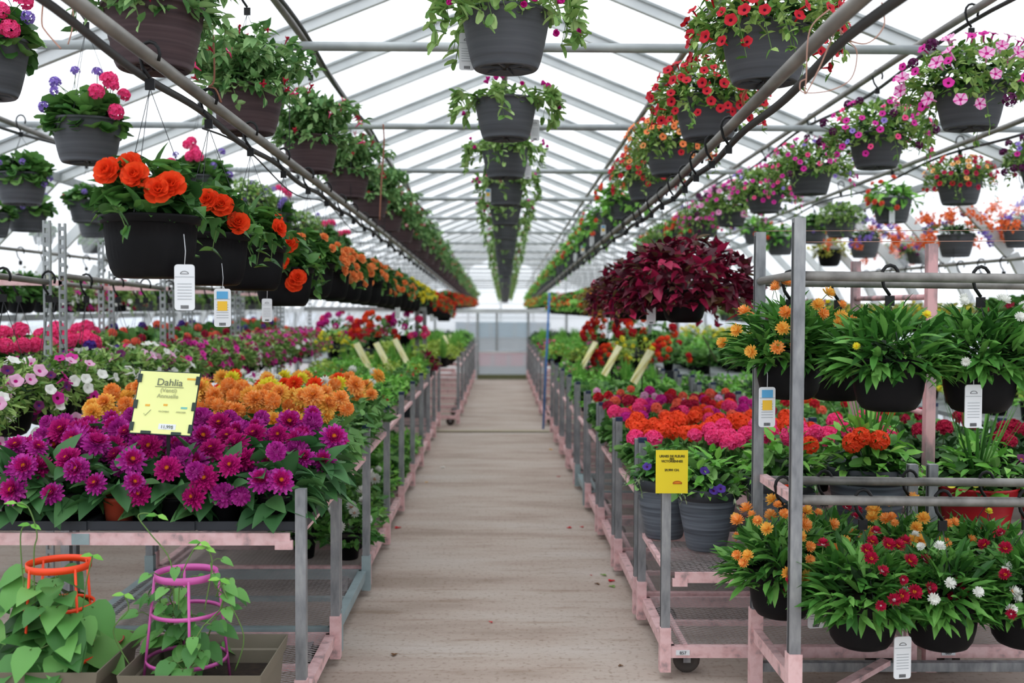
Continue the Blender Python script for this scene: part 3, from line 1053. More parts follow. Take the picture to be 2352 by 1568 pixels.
defkind('pink petunia', [pet_fol, pet_fol], [f_trumpet(P_PNK, P_MGT, .03), f_trumpet(P_WHI, P_WHI, .027), f_trumpet(P_MGT, P_THR, .028), f_trumpet(P_DPU, P_DVI, .026)], .27, .16, .18, 34, pot_='black10')
defkind('magenta petunia', [pet_fol, pet_fol], [f_trumpet(P_MGT, P_THR, .026), f_trumpet(P_WHI, P_WHI, .025), f_trumpet(P_CRI, P_THR, .025)], .27, .16, .18, 48, pot_='black10')
defkind('verbena geranium', [ger_fol, pet_fol], [f_umbel(P_HOT, .056, 26, .022), f_umbel(P_DVI, .045, 20, .017), f_umbel(P_HOT, .05, 24, .02)], .24, .18, .02, 16, pot_='black10', minc=.2)
defkind('salmon geranium', [ger_fol], [f_umbel(P_COR, .036), f_umbel(P_DVI, .033, 16, .012), f_umbel(P_CRI, .033)], .24, .18, .02, 15, pot_='black10', minc=.2)
defkind('yellow vinca', [yel_fol], [f_umbel(P_YEL, .02, 8, .01)], .22, .13, .06, 10, pot_='black10')
defkind('red impatiens', [ger_fol], [f_trumpet(P_CRI, P_THR, .025)], .2, .16, .05, 16, pot_='black10', minc=0)

NVAR = {}
def hanging(kindname, loc, label, group, rail_z, scale=1.0, detail=True, weights=None, nfl=None, cat='hanging basket', tag_at=None, wires=3, rz=None, name='hanging_basket', colour_tag=False, fol=None, hook=.04, wx=0.0, flist=None, fs=1.0):
    """loc = (x, y, z of pot bottom)"""
    kd = KINDS[kindname]
    me, h, _ = pot(kd.pot)
    t = thing(name, label, cat, loc, random.random() * 6.28 if rz is None else rz, group, scale)
    link('pot', me, t)
    f = link('foliage', kd.fol[(random.randrange(len(kd.fol))) if fol is None else fol], t)
    place(f, (0, 0, h), Matrix.Rotation(random.random() * 6.28, 3, 'Z'), fs)
    rz_ = t.rotation_euler.z
    if flist:
        for q_ in flist:
            p = Matrix.Rotation(-rz_, 3, 'Z') @ Vector(q_)
            nn = Matrix.Rotation(-rz_, 3, 'Z') @ Vector((q_[0] * 2, -1, .35)).normalized()
            place(link(kd.part, kd.fl[0], t), p + Vector((0, 0, h)), rot_to(nn), 1.0)
    elif detail:
        for p, nn in flower_places(nfl if nfl is not None else kd.nfl, kd.R * fs, kd.up * fs, kd.down * fs, kd.top, .8, kd.out, kd.minc):
            # turn the arrangement so that its fuller side faces the aisle end
            p = Matrix.Rotation(-rz_, 3, 'Z') @ p
            nn = Matrix.Rotation(-rz_, 3, 'Z') @ nn
            i = random.choices(range(len(kd.fl)), weights)[0]
            place(link(kd.part, kd.fl[i], t), p + Vector((0, 0, h)), rot_to(nn), .85 + .3 * random.random())
    elif (nfl if nfl is not None else kd.nfl) > 0:
        key = (kindname, str(weights), nfl, random.randrange(2))
        if key not in NVAR:
            NVAR[key] = merged_flowers(kd, weights, nfl).mesh(kindname + '_flowers')
        place(link('flowers', NVAR[key], t), (0, 0, h))
    drop = (rail_z - loc[2]) / scale - h
    pr = {'black': .15, 'black10': .125, 'grey': .17, 'brown': .17}[kd.pot]
    key = (kd.pot, round(drop, 2), wires, round(hook, 3))
    if key not in NVAR:
        a_, b_ = hanger_mb(pr, drop, hook, wires)
        NVAR[key] = (a_.mesh('hook'), b_.mesh('wires'))
    hk = link('hook', NVAR[key][0], t)
    place(hk, (0, 0, h), Matrix.Rotation(-rz_, 3, 'Z'))
    wr_ = link('wires', NVAR[key][1], hk)
    if tag_at:
        for (tx, tz, ty, col) in tag_at:
            R_ = Matrix.Rotation(-rz_, 3, 'Z')
            place(link('tag', TAGB if col else TAG, t), R_ @ Vector((tx, ty, tz)), R_ @ Matrix.Rotation(.15, 3, 'Z'), 1.35 if loc[1] < 5 else 1.1)
    return t

# ------------------------------------------------------------------ rows overhead
# 1. black begonia baskets on the lower left rail
ysL = [3.42, 4.1, 4.78, 5.5, 6.2, 6.85, 7.5, 8.1, 8.75, 9.35, 9.95, 10.6, 11.2, 11.8, 12.4, 13.0, 13.6, 14.2, 14.8, 15.4, 16.0, 16.6, 17.2, 17.8] + [18.5 + .8 * q for q in range(18)] + [33.5, 35, 36.5, 38, 39.5, 41, 42.5]
cntL = {}
for i, y in enumerate(ysL):
    kn = 'orange begonia' if i < 4 else 'apricot begonia' if i < 13 else 'yellow begonia' if i < 19 else 'red begonia'
    cntL[kn] = cntL.get(kn, 0) + 1
    z = lpz(y) - .70 - .004 * max(0, y - 18)
    if y > 20.5: z = 1.43 if y > 21.6 else 1.2
    if i == 3: z += -.06
    tg = {0: [(.135, -.03, -.10, False)], 1: [(.08, -.085, -.12, True)], 3: [(-.05, -.02, -.17, False)]}.get(i)
    if i in (12, 16, 21): tg = [(0.05, -.04, -.17, False)]
    hanging(kn, (LPX, y, z), '%s %s in a black ribbed hanging pot on the left rail' % (ORD[min(cntL[kn], 32) - 1] if cntL[kn] > 1 else 'nearest', kn),
            'black begonia baskets on the left rail', lpz(y) + .03, detail=i < 9, tag_at=tg,
            nfl=[5, 6, 7, 9][i] if i < 4 else None, name='begonia_basket', flist={0: [(-.085, -.13, .13), (.005, -.15, .115), (-.03, -.1, .15), (.075, -.15, .07), (.105, -.13, .09)], 1: [(-.03, -.12, .1), (.03, -.13, .12), (.08, -.12, .1), (.13, -.08, .04)], 3: [(.02, -.16, .03), (-.06, -.17, -.04), (.1, -.15, -.05), (.05, -.1, .12), (.08, -.14, -.08)]}.get(i))
# 2. brown fuchsia baskets
ysF = [3.73, 5.09, 6.55, 8.1, 9.5, 10.9, 12.3, 13.7, 15.1, 16.5, 17.9, 19.3] + [20.8 + 1.5 * q for q in range(16)]
for i, y in enumerate(ysF):
    x = -1.2 if i < 2 else -1.16
    hanging('fuchsia', (x, y, 2.31 - .020 * max(0, y - 8)), '%s brown ribbed pot of green fuchsia in the upper left row' % ORD[i].capitalize(),
            'brown fuchsia baskets above the left rail', HZ - drop(y) + .02, detail=i < 7, weights=(4, 1) if i != 2 else (1, 2), nfl=16 if i < 5 else 20, name='fuchsia_basket')
# 3. grey portulaca baskets down the middle
ysC = [4.1, 5.8, 7.55, 9.3, 11.05, 12.8, 14.55, 16.3, 18.0, 19.7] + [21.5 + 1.75 * q for q in range(14)]
for i, y in enumerate(ysC):
    hanging('portulaca', (.0 + .004 * y, y, 2.4 - .021 * max(0, y - 8)), '%s grey pot of trailing magenta portulaca along the middle' % ORD[i].capitalize(),
            'grey portulaca baskets along the ridge', HZ - drop(y) + .02, detail=i < 7, name='portulaca_basket',
            tag_at=[(-.15, .08, .05, False)] if i == 0 else [(.16, .06, .05, False)] if i in (1, 2) else [(-.15, .08, -.1, True)] if i == 3 else None)
# 4. grey calibrachoa baskets, upper right row
spec = [('red calibrachoa', 62), ('red calibrachoa', 70), ('orange calibrachoa', 66), ('red calibrachoa', 56), ('coral begonia', None), ('coral begonia', None)] + [('coral begonia', None)] * 22
yy = [4.08, 5.45, 6.95, 8.5, 10.0, 11.4, 12.8, 14.2, 15.6, 17.0, 18.4, 19.8] + [21.2 + 1.5 * q for q in range(16)]
for i, (kn, nf) in enumerate(spec):
    y = yy[i]
    x = 1.0 + .035 * min(y - 4, 5)
    hanging(kn, (x, y, 2.35 - .021 * max(0, y - 8)), '%s grey hanging pot of %s in the upper right row' % (ORD[i].capitalize(), kn),
            'grey baskets in the upper right row', HZ - drop(y) + .02, detail=i < 8, fs=1.15, nfl=nf, weights=(3, 1, 1) if kn.startswith('orange') else None, name='hanging_basket',
            tag_at=[(-.1, .02, -.16, i % 2 == 1)] if i in (5, 6, 7, 8) else None)
# 5. pink and purple row
spec = [('striped petunia', (5, 4, 1)), ('magenta calibrachoa', (5, 3, 1, 1)), ('magenta calibrachoa', (5, 3, 2, .6)), ('magenta calibrachoa', (5, 2, 1, 1)), ('striped petunia', (4, 4, 1)), ('magenta calibrachoa', (4, 3, 2, 1)), ('coral begonia', None), ('green geranium', None), ('coral begonia', None)]
for i, (kn, w_) in enumerate(spec):
    y = [5.36, 6.75, 8.19, 9.6, 11.0, 12.4, 13.8, 15.2, 16.6][i]
    x = 2.37 if i else 2.35
    hanging(kn, (x, y, 2.40 - .012 * (y - 5)), '%s pot in the grey row of pink and purple petunias, upper right, with %s' % (ORD[i].capitalize(), kn),
            'pink and purple baskets upper right', HZ - drop(y) + .02, detail=i < 6, weights=w_, name='petunia_basket', scale=1.0 if i else 1.02, fs=1.28, nfl=62)
# 6. far right baskets
for i, (kn, px, pyb, y, sc_) in enumerate([('mixed calibrachoa', 2203, 470, 8.2, 1.0), ('coral begonia', 2048, 512, 9.4, 1.0), ('green geranium', 1930, 545, 11.2, 1.0),
                                           ('coral begonia', 1792, 585, 12.8, 1.0), ('orange kalanchoe', 2195, 590, 10.0, .98), ('orange kalanchoe', 1985, 592, 12.0, 1.0),
                                           ('magenta calibrachoa', 2112, 606, 12.2, .9), ('yellow vinca', 1905, 612, 14.0, 1.25), ('orange kalanchoe', 2345, 568, 9.6, .95),
                                           ('orange kalanchoe', 2060, 615, 13.4, 1.0), ('magenta calibrachoa', 2400, 430, 7.2, 1.0), ('green geranium', 1870, 560, 13.2, 1.0), ('coral begonia', 1735, 560, 14.6, 1.0)]):
    p = at(px, pyb, y)
    hanging(kn, (p.x, y, p.z), ['orange and crimson calibrachoa in grey pot below the striped petunias', 'coral begonia in grey pot with a white tag, right', 'leafy green basket left of the coral begonia basket',
                                'small coral begonia basket behind the grey rack posts', 'orange kalanchoe and violet mix in a tall grey pot, far right', 'orange flowered basket above the rack rail, middle of three',
                                'dark violet basket under the orange sprays', 'yellow and red basket just above the rack rail', 'violet and orange basket cut by the right edge', 'low orange basket behind the pink painted post',
                                'purple petunia basket in the top right corner', 'leafy basket hidden behind the tall rack post', 'small leafy basket left of the rack posts, far back'][i], 'baskets of the far right row', 2.8 if abs(p.x) < 4.05 else 2.7,
            scale=sc_, detail=i < 2, name='hanging_basket', tag_at=[(-.06, .04, -.17, False)] if i == 1 else None)
# 7. left grey geranium row
for i, (y, nf, kn) in enumerate([(4.1, 10, 'geranium'), (5.36, 13, 'geranium'), (7.35, 13, 'geranium'), (8.6, 10, 'green geranium'), (9.7, 10, 'geranium'), (10.9, 9, 'green geranium'), (12.1, 9, 'geranium'), (13.3, 9, 'geranium')]):
    hanging(kn, (-2.06 if i else -1.97, y, 2.21 - .02 * (y - 5) + (0 if i else .06)), '%s grey pot of %s and violet ageratum, upper left row' % (ORD[i].capitalize(), kn),
            'grey geranium baskets upper left', HZ - drop(y) + .02, detail=i < 6, nfl=nf, weights=(2, 1), name='geranium_basket')
# 8. far left greens
for i, (px, pyb, y, s_) in enumerate([(50, 470, 7.45, 1.0), (62, 532, 9.0, 1.0), (200, 512, 9.3, .9), (215, 545, 10.7, .9), (100, 562, 11.8, .7), (210, 582, 12.4, .7), (-20, 545, 8.6, .9), (300, 520, 11.4, .8)]):
    p = at(px, pyb, y)
    hanging('green geranium' if i not in (2, 4) else 'geranium', (p.x, y, p.z), ['large leafy grey basket at the left edge', 'leafy grey basket just below the large one, left edge', 'grey basket with one pink flower head left of the orange begonia',
            'grey basket with white flowers under the pink flowered one', 'small dark basket with a tag, far left', 'small dark basket behind the first begonia pot', 'dark basket cut by the left edge with a white tag', 'leafy grey basket partly behind the orange begonia foliage'][i],
            'grey baskets of the far left row', min(2.8, 4.3 - .4 * abs(p.x) + .0), scale=s_, detail=False, nfl=8 if i not in (2, 4) else 3, name='hanging_basket', tag_at=[(.0, .05, -.17, False)] if i in (4, 6) else None)
# 9. coleus baskets on the lower right rail
for i, (y, kn) in enumerate([(6.1, 'coleus'), (7.1, 'coleus'), (8.1, 'coleus'), (9.1, 'rusty coleus'), (10.1, 'rusty coleus'), (11.1, 'rusty coleus'), (12.0, 'orange impatiens'), (12.9, 'orange impatiens'), (13.8, 'orange impatiens'), (14.7, 'red impatiens'), (15.6, 'orange impatiens'), (16.5, 'red impatiens')] + [(17.4 + 1.2 * q, ('orange impatiens', 'red impatiens')[q % 2]) for q in range(20)]):
    hanging(kn, (rpx(y) + (.0 if i else .01), y, 1.41 - .004 * (y - 6) + (.12 if y > 21.3 else 0)), '%s basket on the lower right rail, %s in a black pot' % (ORD[i].capitalize(), {'coleus': 'burgundy coleus', 'rusty coleus': 'rusty gold foliage'}.get(kn, kn)),
            'coleus and impatiens baskets on the lower right rail', rpz(y) + .03, detail=i < 2, name='coleus_basket' if 'coleus' in kn else 'impatiens_basket', scale=1.0 if i else 1.05,
            tag_at=[(-.19, .05, -.08, False)] if i == 0 else None)

# spare black hooks hanging free on the two lower rails
hk, _ = hanger_mb(.1, .0, .042, 0)
HKM = hk.mesh('spare_hook')
for i, y in enumerate([4.65, 5.1, 5.6, 6.55, 7.6, 8.4, 9.2]):
    o = link('hook', HKM)
    o.location = (rpx(y), y, rpz(y) + .03)
    tag(o, '%s empty black hook on the lower right rail' % ORD[i].capitalize(), 'hook', 'empty hooks on the right rail')

# ================================================================== RIGHT FOREGROUND RACK
RX = 1.005
t = thing('hanging_rack', 'tall galvanised rack with two pairs of rails in the right foreground', 'rack', (RX, 3.6, 0))
def rel(p):
    return (p[0] - RX, p[1] - 3.6, p[2])
for (x, y, z) in ((RX, 3.6, 1.80), (RX, 4.14, 1.79), (3.2, 3.6, 1.8), (3.2, 4.14, 1.79)):
    b_ = MB()
    b_.box(rel((x, y, z / 2 + .01)), (.038, .038, z - .02), GALV)
    b_.box(rel((x - .0195, y, z / 2)), (.003, .012, z - .03), mat('dark seam', '#3e4042', .6))
    p_ = obj('post', b_, t)
    s_ = MB()
    s_.box(rel((x, y, .16)), (.048, .048, .32), PINK)
    obj('sleeve', s_, p_)
for (y, z, m_) in ((3.6, 1.606, PIPE), (4.14, 1.597, PIPE), (3.6, .845, PIPE), (4.14, .825, PIPE)):
    b_ = MB()
    b_.tube([rel((RX, y, z)), rel((3.2, y, z - .02))], .017, m_, 12)
    obj('rail', b_, t)
b_ = MB()
b_.tube([rel((RX, 3.6, 1.61)), rel((RX, 4.14, 1.6))], .016, PIPE, 10)
obj('end_bar', b_, t)
b_ = MB()
b_.box(rel((RX + .02, 3.87, .835)), (.03, .52, .03), PINK)
obj('end_bar', b_, t)
b_ = MB()
for y in (3.6, 4.14):
    b_.box(rel((2.1, y, .09)), (2.2, .035, .035), GALV)
b_.box(rel((RX, 3.87, .22)), (.03, .54, .05), PINK)
b_.beam(rel((RX + .02, 3.6, .12)), rel((RX + .5, 4.1, .12)), .04, .02, PINK)
b_.tube([rel((RX + .07, 3.86, .02)), rel((RX + .07, 3.86, .24))], .02, PINK, 10)
obj('base_frame', b_, t)
for (a, b2) in (((1.03, 1.66, 3.6), (3.2, 1.67, 3.6)), ((1.03, 1.735, 4.14), (3.2, 1.74, 4.14))):
    w_ = MB()
    w_.tube([rel((a[0], a[2], a[1] + .06)), rel((b2[0], b2[2], b2[1] + .07))], .0016, TWINE, 4)
    obj('wire', w_, t)

RACKB = [
 ('orange strawflower', 1812, 915, 3.87, 1.60, 'orange strawflower basket hanging at the upper left end of the foreground rack', 20, [(-.11, -.02, -.12, True)]),
 ('leafy strawflower', 1922, 918, 4.14, 1.60, 'leafy basket on the upper back rail, second from the rack posts', 3, None),
 ('leafy strawflower', 2040, 942, 3.60, 1.61, 'big leafy green basket without open flowers in the middle of the upper rack rail', 3, None),
 ('white strawflower', 2248, 945, 3.60, 1.61, 'white flowered basket on the upper front rail, with a slim white tag', 14, [(-.075, .03, -.125, False)]),
 ('white strawflower', 2435, 945, 3.60, 1.61, 'basket cut by the right edge on the upper front rail', 9, None),
 ('orange strawflower', 1795, 1413, 3.87, .85, 'orange strawflower basket at the lower left end of the rack', 34, [(.12, .03, -.02, False)]),
 ('red strawflower', 1978, 1482, 3.60, .85, 'dark red strawflower basket on the lower front rail with hanging white tag', 22, [(.10, -.005, -.11, False)]),
 ('white strawflower', 2160, 1484, 3.60, .85, 'white strawflower basket on the lower front rail, leaves spilling over', 15, None),
 ('red strawflower', 2352, 1480, 3.60, .85, 'red strawflower basket at the lower right corner', 14, None),
 ('red strawflower', 1890, 1385, 4.14, .83, 'red strawflower basket on the lower back rail behind the tall post', 12, None),
 ('orange strawflower', 2085, 1390, 4.14, .83, 'orange strawflower basket on the lower back rail, upper left of the white one', 24, None),
 ('leafy strawflower', 2260, 1395, 4.14, .83, 'leafy basket with small yellow flowers on the lower back rail', 5, None),
]
for kn, px, pyb, y, rz_, lab, nf, tg in RACKB:
    p = at(px, pyb, y)
    hanging(kn, (p.x, y, p.z), lab, 'strawflower baskets on the foreground rack', rz_ + .015, nfl=nf, tag_at=tg, name='strawflower_basket', hook=.036, scale=1.0,
            weights={'white strawflower': (4, 1), 'red strawflower': (1, 1)}.get(kn))

# ================================================================== CARTS
def lattice(mb, x0, x1, y0, y1, z, m, px=.036, py=.02, w=.0022):
    """expanded metal: two families of straight slanted strands"""
    k = px / py
    for sg in (1, -1):
        ylen = (x1 - x0) / k
        a = y0 - ylen
        while a < y1 + ylen:
            # line y = a + sg*(x-x0)/k
            A = a
            xs0, xs1 = x0, x1
            ya, yb = A, A + sg * ylen
            if sg < 0:
                pass
            lo, hi = min(ya, yb), max(ya, yb)
            if hi > y0 and lo < y1:
                def xat(yv): return x0 + (yv - A) * k * sg
                cand = [(x0, ya), (x1, yb)]
                pts = []
                for (x, y) in cand:
                    if y < y0: x, y = xat(y0), y0
                    if y > y1: x, y = xat(y1), y1
                    pts.append((min(max(x, x0), x1), y))
                if abs(pts[0][0] - pts[1][0]) > .004:
                    mb.beam((pts[0][0], pts[0][1], z), (pts[1][0], pts[1][1], z), w, .0008, m)
            a += py
    return mb
CARTM = {}
def cart(x0, x1, y0, y1, label, group, top_z=.72, low_z=.13, post_h=.87, frame=PINK, toprail=PINK, lat=True, number=None, mid_z=None, fine=False, name='plant_cart', caps=True):
    w, L = x1 - x0, y1 - y0
    t = thing(name, label, 'cart', (x0, y0, 0), 0, group)
    key = (round(w, 2), round(L, 2), top_z, frame.name, mid_z, fine, post_h)
    if key not in CARTM:
        d_ = {}
        b_ = MB()
        for y in (.02, L - .02):
            b_.box((w / 2, y, low_z - .02), (w, .035, .045), frame)
        for x in (.02, w - .02):
            b_.box((x, L / 2, low_z - .02), (.04, L - .04, .045), frame)
        b_.box((.085, L / 2, low_z - .005), (.02, L - .05, .02), frame)
        b_.box((w / 2, L / 2, low_z - .012), (w - .05, .03, .02), frame)
        d_['base_frame'] = b_.mesh('base_frame')
        b_ = MB()
        lattice(b_, .04, w - .04, .03, L - .03, low_z + .006, MESHM, .048 if fine else .07, .026 if fine else .04, .0022)
        d_['base_mesh'] = b_.mesh('base_mesh')
        tz = mid_z or top_z
        b_ = MB()
        for y in (.0, L):
            b_.box((w / 2, y, tz - .02), (w - .07, .012, .042), PINK)
        for x in (.0, w):
            b_.box((x + (.01 if x == 0 else -.01), L / 2, tz - .005), (.022, L - .05, .022), PINK)
        b_.box((w * .33, -.007, tz - .02), (.06, .004, .038), BLUEGREY)
        for x in (.055, w - .055):
            b_.box((x, .0, tz - .04), (.06, .02, .03), PINK)
        d_['shelf_frame'] = b_.mesh('shelf_frame')
        b_ = MB()
        lattice(b_, .02, w - .02, .01, L - .01, tz, MESHM, .048 if fine else .08, .026 if fine else .045, .0022)
        d_['shelf_mesh'] = b_.mesh('shelf_mesh')
        b_ = MB(); b_.box((0, 0, post_h / 2 + .08), (.036, .036, post_h - .16), GALV); b_.box((-.0185, 0, post_h / 2 + .08), (.002, .010, post_h - .17), MATS['dark seam']); d_['post'] = b_.mesh('post')
        b_ = MB(); b_.box((0, 0, .12), (.044, .044, .18), frame); d_['sleeve'] = b_.mesh('sleeve')
        b_ = MB(); b_.box((0, 0, post_h + .005), (.038, .038, .022), NAVY); d_['cap'] = b_.mesh('cap')
        b_ = MB()
        b_.put(*tubewheel(), RUBBER)
        b_.box((0, 0, .095), (.03, .06, .03), GALV)
        for sx in (-.017, .017):
            b_.box((0, sx, .075), (.03, .004, .06), GALV)
        d_['caster'] = b_.mesh('caster')
        CARTM[key] = d_
    d_ = CARTM[key]
    fr = link('base_frame', d_['base_frame'], t)
    if lat:
        link('base_mesh', d_['base_mesh'], t)
        link('shelf_mesh', d_['shelf_mesh'], t)
    link('shelf_frame', d_['shelf_frame'], t)
    for i, (x, y) in enumerate(((0, 0), (w, 0), (0, L), (w, L))):
        p_ = link('post', d_['post'], t)
        p_.location = (x + (.0 if x == 0 else 0), y + (.02 if y == 0 else -.02), 0)
        link('sleeve', d_['sleeve'], p_)
        if caps and i > 1:
            link('cap', d_['cap'], p_)
    for (x, y) in ((.1, .09), (w - .1, .09), (.1, L - .09), (w - .1, L - .09)):
        c_ = link('caster', d_['caster'], t)
        c_.location = (x, y, 0)
    if number:
        pl = MB()
        pl.box((.07, -.0, low_z - .02), (.055, .004, .02), CARD)
        po = obj('number_plate', pl, t)
        text('lettering', number, .018, (.07, -.004, low_z - .026), po)
    return t
def tubewheel():
    V, F = [], []
    R, r, w = .055, .028, .02
    prof = [(r * .4, -w * .3), (r, -w * .3), (r * 1.1, -w * .5), (R * .9, -w * .5), (R, -w * .25), (R, w * .25), (R * .9, w * .5), (r * 1.1, w * .5), (r, w * .3), (r * .4, w * .3)]
    n_ = 20
    for (a, z) in prof:
        for k_ in range(n_):
            q = 2 * PI * k_ / n_
            V.append((a * math.cos(q), z, R + a * math.sin(q)))
    for i in range(len(prof) - 1):
        for k_ in range(n_):
            F.append((i * n_ + k_, i * n_ + (k_ + 1) % n_, (i + 1) * n_ + (k_ + 1) % n_, (i + 1) * n_ + k_))
    F.append(tuple(range(n_)))
    F.append(tuple((len(prof) - 1) * n_ + k_ for k_ in range(n_)))
    return V, F
def text(name, body, size, loc, parent, m=None, rot=(PI / 2, 0, 0), align='CENTER', bold=0.0, shear=0.0):
    cu = bpy.data.curves.new(name, 'FONT')
    cu.body = body
    cu.size = size
    cu.align_x = align
    cu.extrude = .0004
    cu.offset = bold
    cu.shear = shear
    cu.materials.append(m or INK)
    tmp = link(name, cu, None)
    bpy.context.view_layer.update()
    me = bpy.data.meshes.new_from_object(tmp)
    bpy.data.objects.remove(tmp)
    bpy.data.curves.remove(cu)
    if not me.materials:
        me.materials.append(m or INK)
    o = link(name, me, parent)
    o.location = loc
    o.rotation_euler = rot
    return o

LX0, LX1 = -1.80, -.685
cy0 = 3.64
lens_ = [.80] + [1.02] * 8
y = cy0
LC = []
for i, L in enumerate(lens_):
    dx = -.008 * (y - 3.6)
    cart(LX0 + dx, LX1 + dx, y, y + L, '%s plant cart along the left side of the aisle' % ORD[i].capitalize(), 'carts on the left of the aisle', frame=BLUEGREY if i == 1 else PINK, fine=i < 3)
    LC.append((LX0 + dx, LX1 + dx, y, y + L))
    y += L + .05
RC = []
y = 4.24
for i, L in enumerate([.76] + [.88] * 8):
    dx = -.009 * (y - 4.2)
    cart(.667 + dx, 1.66 + dx, y, y + L, '%s plant cart along the right side of the aisle' % ORD[i].capitalize(), 'carts on the right of the aisle', frame=BLUEGREY if i == 4 else PINK, fine=i < 3,
         mid_z=.435 if i == 0 else .60, number='857' if i == 0 else None, post_h=.87)
    RC.append((.667 + dx, 1.66 + dx, y, y + L))
    y += L + .05
y = 4.24
for i, L in enumerate([.76] + [.88] * 6):
    cart(1.74, 2.8, y, y + L, '%s plant cart in the second column right of the aisle' % ORD[i].capitalize(), 'carts of the second column on the right', fine=i < 1, mid_z=.435 if i == 0 else .60, number='867' if i == 0 else None)
    y += L + .05
# far carts past the joint in the floor
for sx, side in ((-1, 'left'), (1, 'right')):
    y = 13.3
    for i in range(6):
        x0, x1 = (-1.75, -.53 ) if sx < 0 else (.55, 1.75)
        cart(x0, x1, y, y + 1.35, '%s cart beyond the floor joint on the %s of the aisle' % (ORD[i].capitalize(), side), 'far carts on the %s' % side, lat=False, top_z=.72, caps=False)
        y += 1.4
# big benches further out
def bench(x0, x1, y0, y1, z, label):
    t = thing('plant_bench', label, 'bench', (x0, y0, 0))
    w, L = x1 - x0, y1 - y0
    b_ = MB()
    b_.box((w / 2, L / 2, z - .02), (w, L, .03), mat('bench mesh top', ['#8a8f92', '#a5a9ab'], .6, .3, 'noise', 20))
    obj('bench_top', b_, t)
    n_ = max(2, int(L / 2) + 1)
    for k_ in range(n_):
        for x in (.04, w - .04):
            b_ = MB()
            b_.box((x, .05 + (L - .1) * k_ / (n_ - 1), (z - .03) / 2), (.04, .04, z - .03), GALV)
            obj('leg', b_, t)
    return t
bench(3.1, 4.6, 6.0, 20.5, .78, 'long low bench of seedlings along the right wall')
bench(1.95, 2.95, 11.2, 20.5, .78, 'bench of green plants in the middle right distance')
bench(-4.4, -3.5, 5.0, 12.8, .70, 'long bench against the left wall, mostly empty')
bench(-3.1, -1.95, 13.9, 20.5, .78, 'bench of bright flowers in the middle left distance')

# ================================================================== PLANTS ON THE BENCHES
# small plant kinds as single meshes with pot + foliage + flowers
def bed(fol, flowers, nf, R, up, fz, minc=.2, top_only=False, potm='small'):
    mb = MB()
    _, h, pm = pot(potm)
    mb.add(pm, Matrix.Identity(4))
    mb.add(fol, Matrix.Translation((0, 0, h)))
    if nf:
        for p, nn in flower_places(nf, R, up, .02, False, .2, 1.05, minc):
            mb.add(random.choice(flowers), Matrix.Translation(p + Vector((0, 0, h + fz))) @ rot_to(nn).to_4x4())
    return mb
def fol_dahlia(n_=46, R=.14, H=.17):
    m = MB(); dome(m, n_, R, H, .07, .105, .07, L_DAH, 'bigovate', .5, .45, inner=.45); return m
def fol_small(n_=70, R=.11, H=.12, m_=L_BRI, L=.04, W=.02, kind='ovate'):
    m = MB(); dome(m, n_, R, H, .02, L, W, m_, kind, .8, .2); return m
def fol_grass(n_=70, R=.1, H=.18, m_=L_BRI):
    m = MB()
    a = RNG.random(n_) * 2 * PI
    rr = RNG.random(n_) * .4
    P = np.stack([R * .5 * np.cos(a) * rr, R * .5 * np.sin(a) * rr, 0 * a], 1)
    d = np.stack([np.cos(a) * rr * 1.2, np.sin(a) * rr * 1.2, np.ones(n_)], 1)
    m.leaves(P, d, np.stack([np.cos(a), np.sin(a), 0 * a], 1) * -1, H * (.6 + .5 * RNG.random(n_)), .007, m_, 'grass', droop=-.35)
    return m

# purple dahlias, nearest cart: pot, leaves and each bloom a part
D_FOL = [fol_dahlia(), fol_dahlia(52, .15, .18), fol_dahlia(48, .16, .15)]
D_FOLM = [m_.mesh('dahlia_foliage') for m_ in D_FOL]
D_BL = [F_DP.mesh('bloom_a'), F_DP2.mesh('bloom_b'), F_DM.mesh('bloom_c'), f_dahlia(P_PUR, P_MAG, P_YC, .042, True).mesh('bloom_d')]
def dahlia_plant(x, y, z, label, blooms, folm, nb, group, hb=(.16, .30), potst='small', front=False, sc_=1.0):
    me, h, _ = pot(potst)
    t = thing('dahlia_plant', label, 'dahlia plant', (x, y, z), 0, group, sc_)
    link('pot', me, t)
    f = link('foliage', random.choice(folm), t)
    place(f, (0, 0, h + .02), Matrix.Rotation(random.random() * 6.28, 3, 'Z'))
    got = []
    for k_ in range(nb):
        for _ in range(30):
            a, r = random.random() * 2 * PI, .115 * math.sqrt(random.random())
            p = Vector((r * math.cos(a), r * math.sin(a) - (.03 if front else 0), h + random.uniform(*hb)))
            if front and k_ % 2 == 0:
                p = Vector((random.uniform(-.1, .1), -.11 - .03 * random.random(), h + random.uniform(.02, .14)))
            if all((p - q).length > .07 for q in got):
                break
        got.append(p)
        nn = Vector((p.x * 3 + random.gauss(0, .25), p.y * 2 - .8 + random.gauss(0, .25), .55))
        place(link('bloom', random.choice(blooms), t), p, rot_to(nn.normalized()), .8 + .35 * random.random())
    return t
POSN = ['first', 'second', 'third', 'fourth', 'fifth', 'sixth', 'seventh']
x0, x1, y0, y1 = LC[0]
for j in range(4):
    for i in range(6):
        x = x0 + .10 + i * .185 + random.uniform(-.02, .02) + (.04 if j % 2 else 0)
        yy_ = y0 + .11 + j * .19 + random.uniform(-.015, .015)
        nm = 'terra' if (j == 0 and i == 2) else 'small'
        dahlia_plant(x, yy_, .725, 'purple dahlia in %s pot, %s from left, %s row of nearest cart' % ('an orange' if nm == 'terra' else 'a black', POSN[i], ['front', 'second', 'third', 'back'][j]),
                     D_BL, D_FOLM, 6 if j == 0 else 5, 'purple dahlias on the nearest left cart', hb=(.10 + .008 * j, .19 + .018 * j), potst=nm, front=j == 0, sc_=.98)
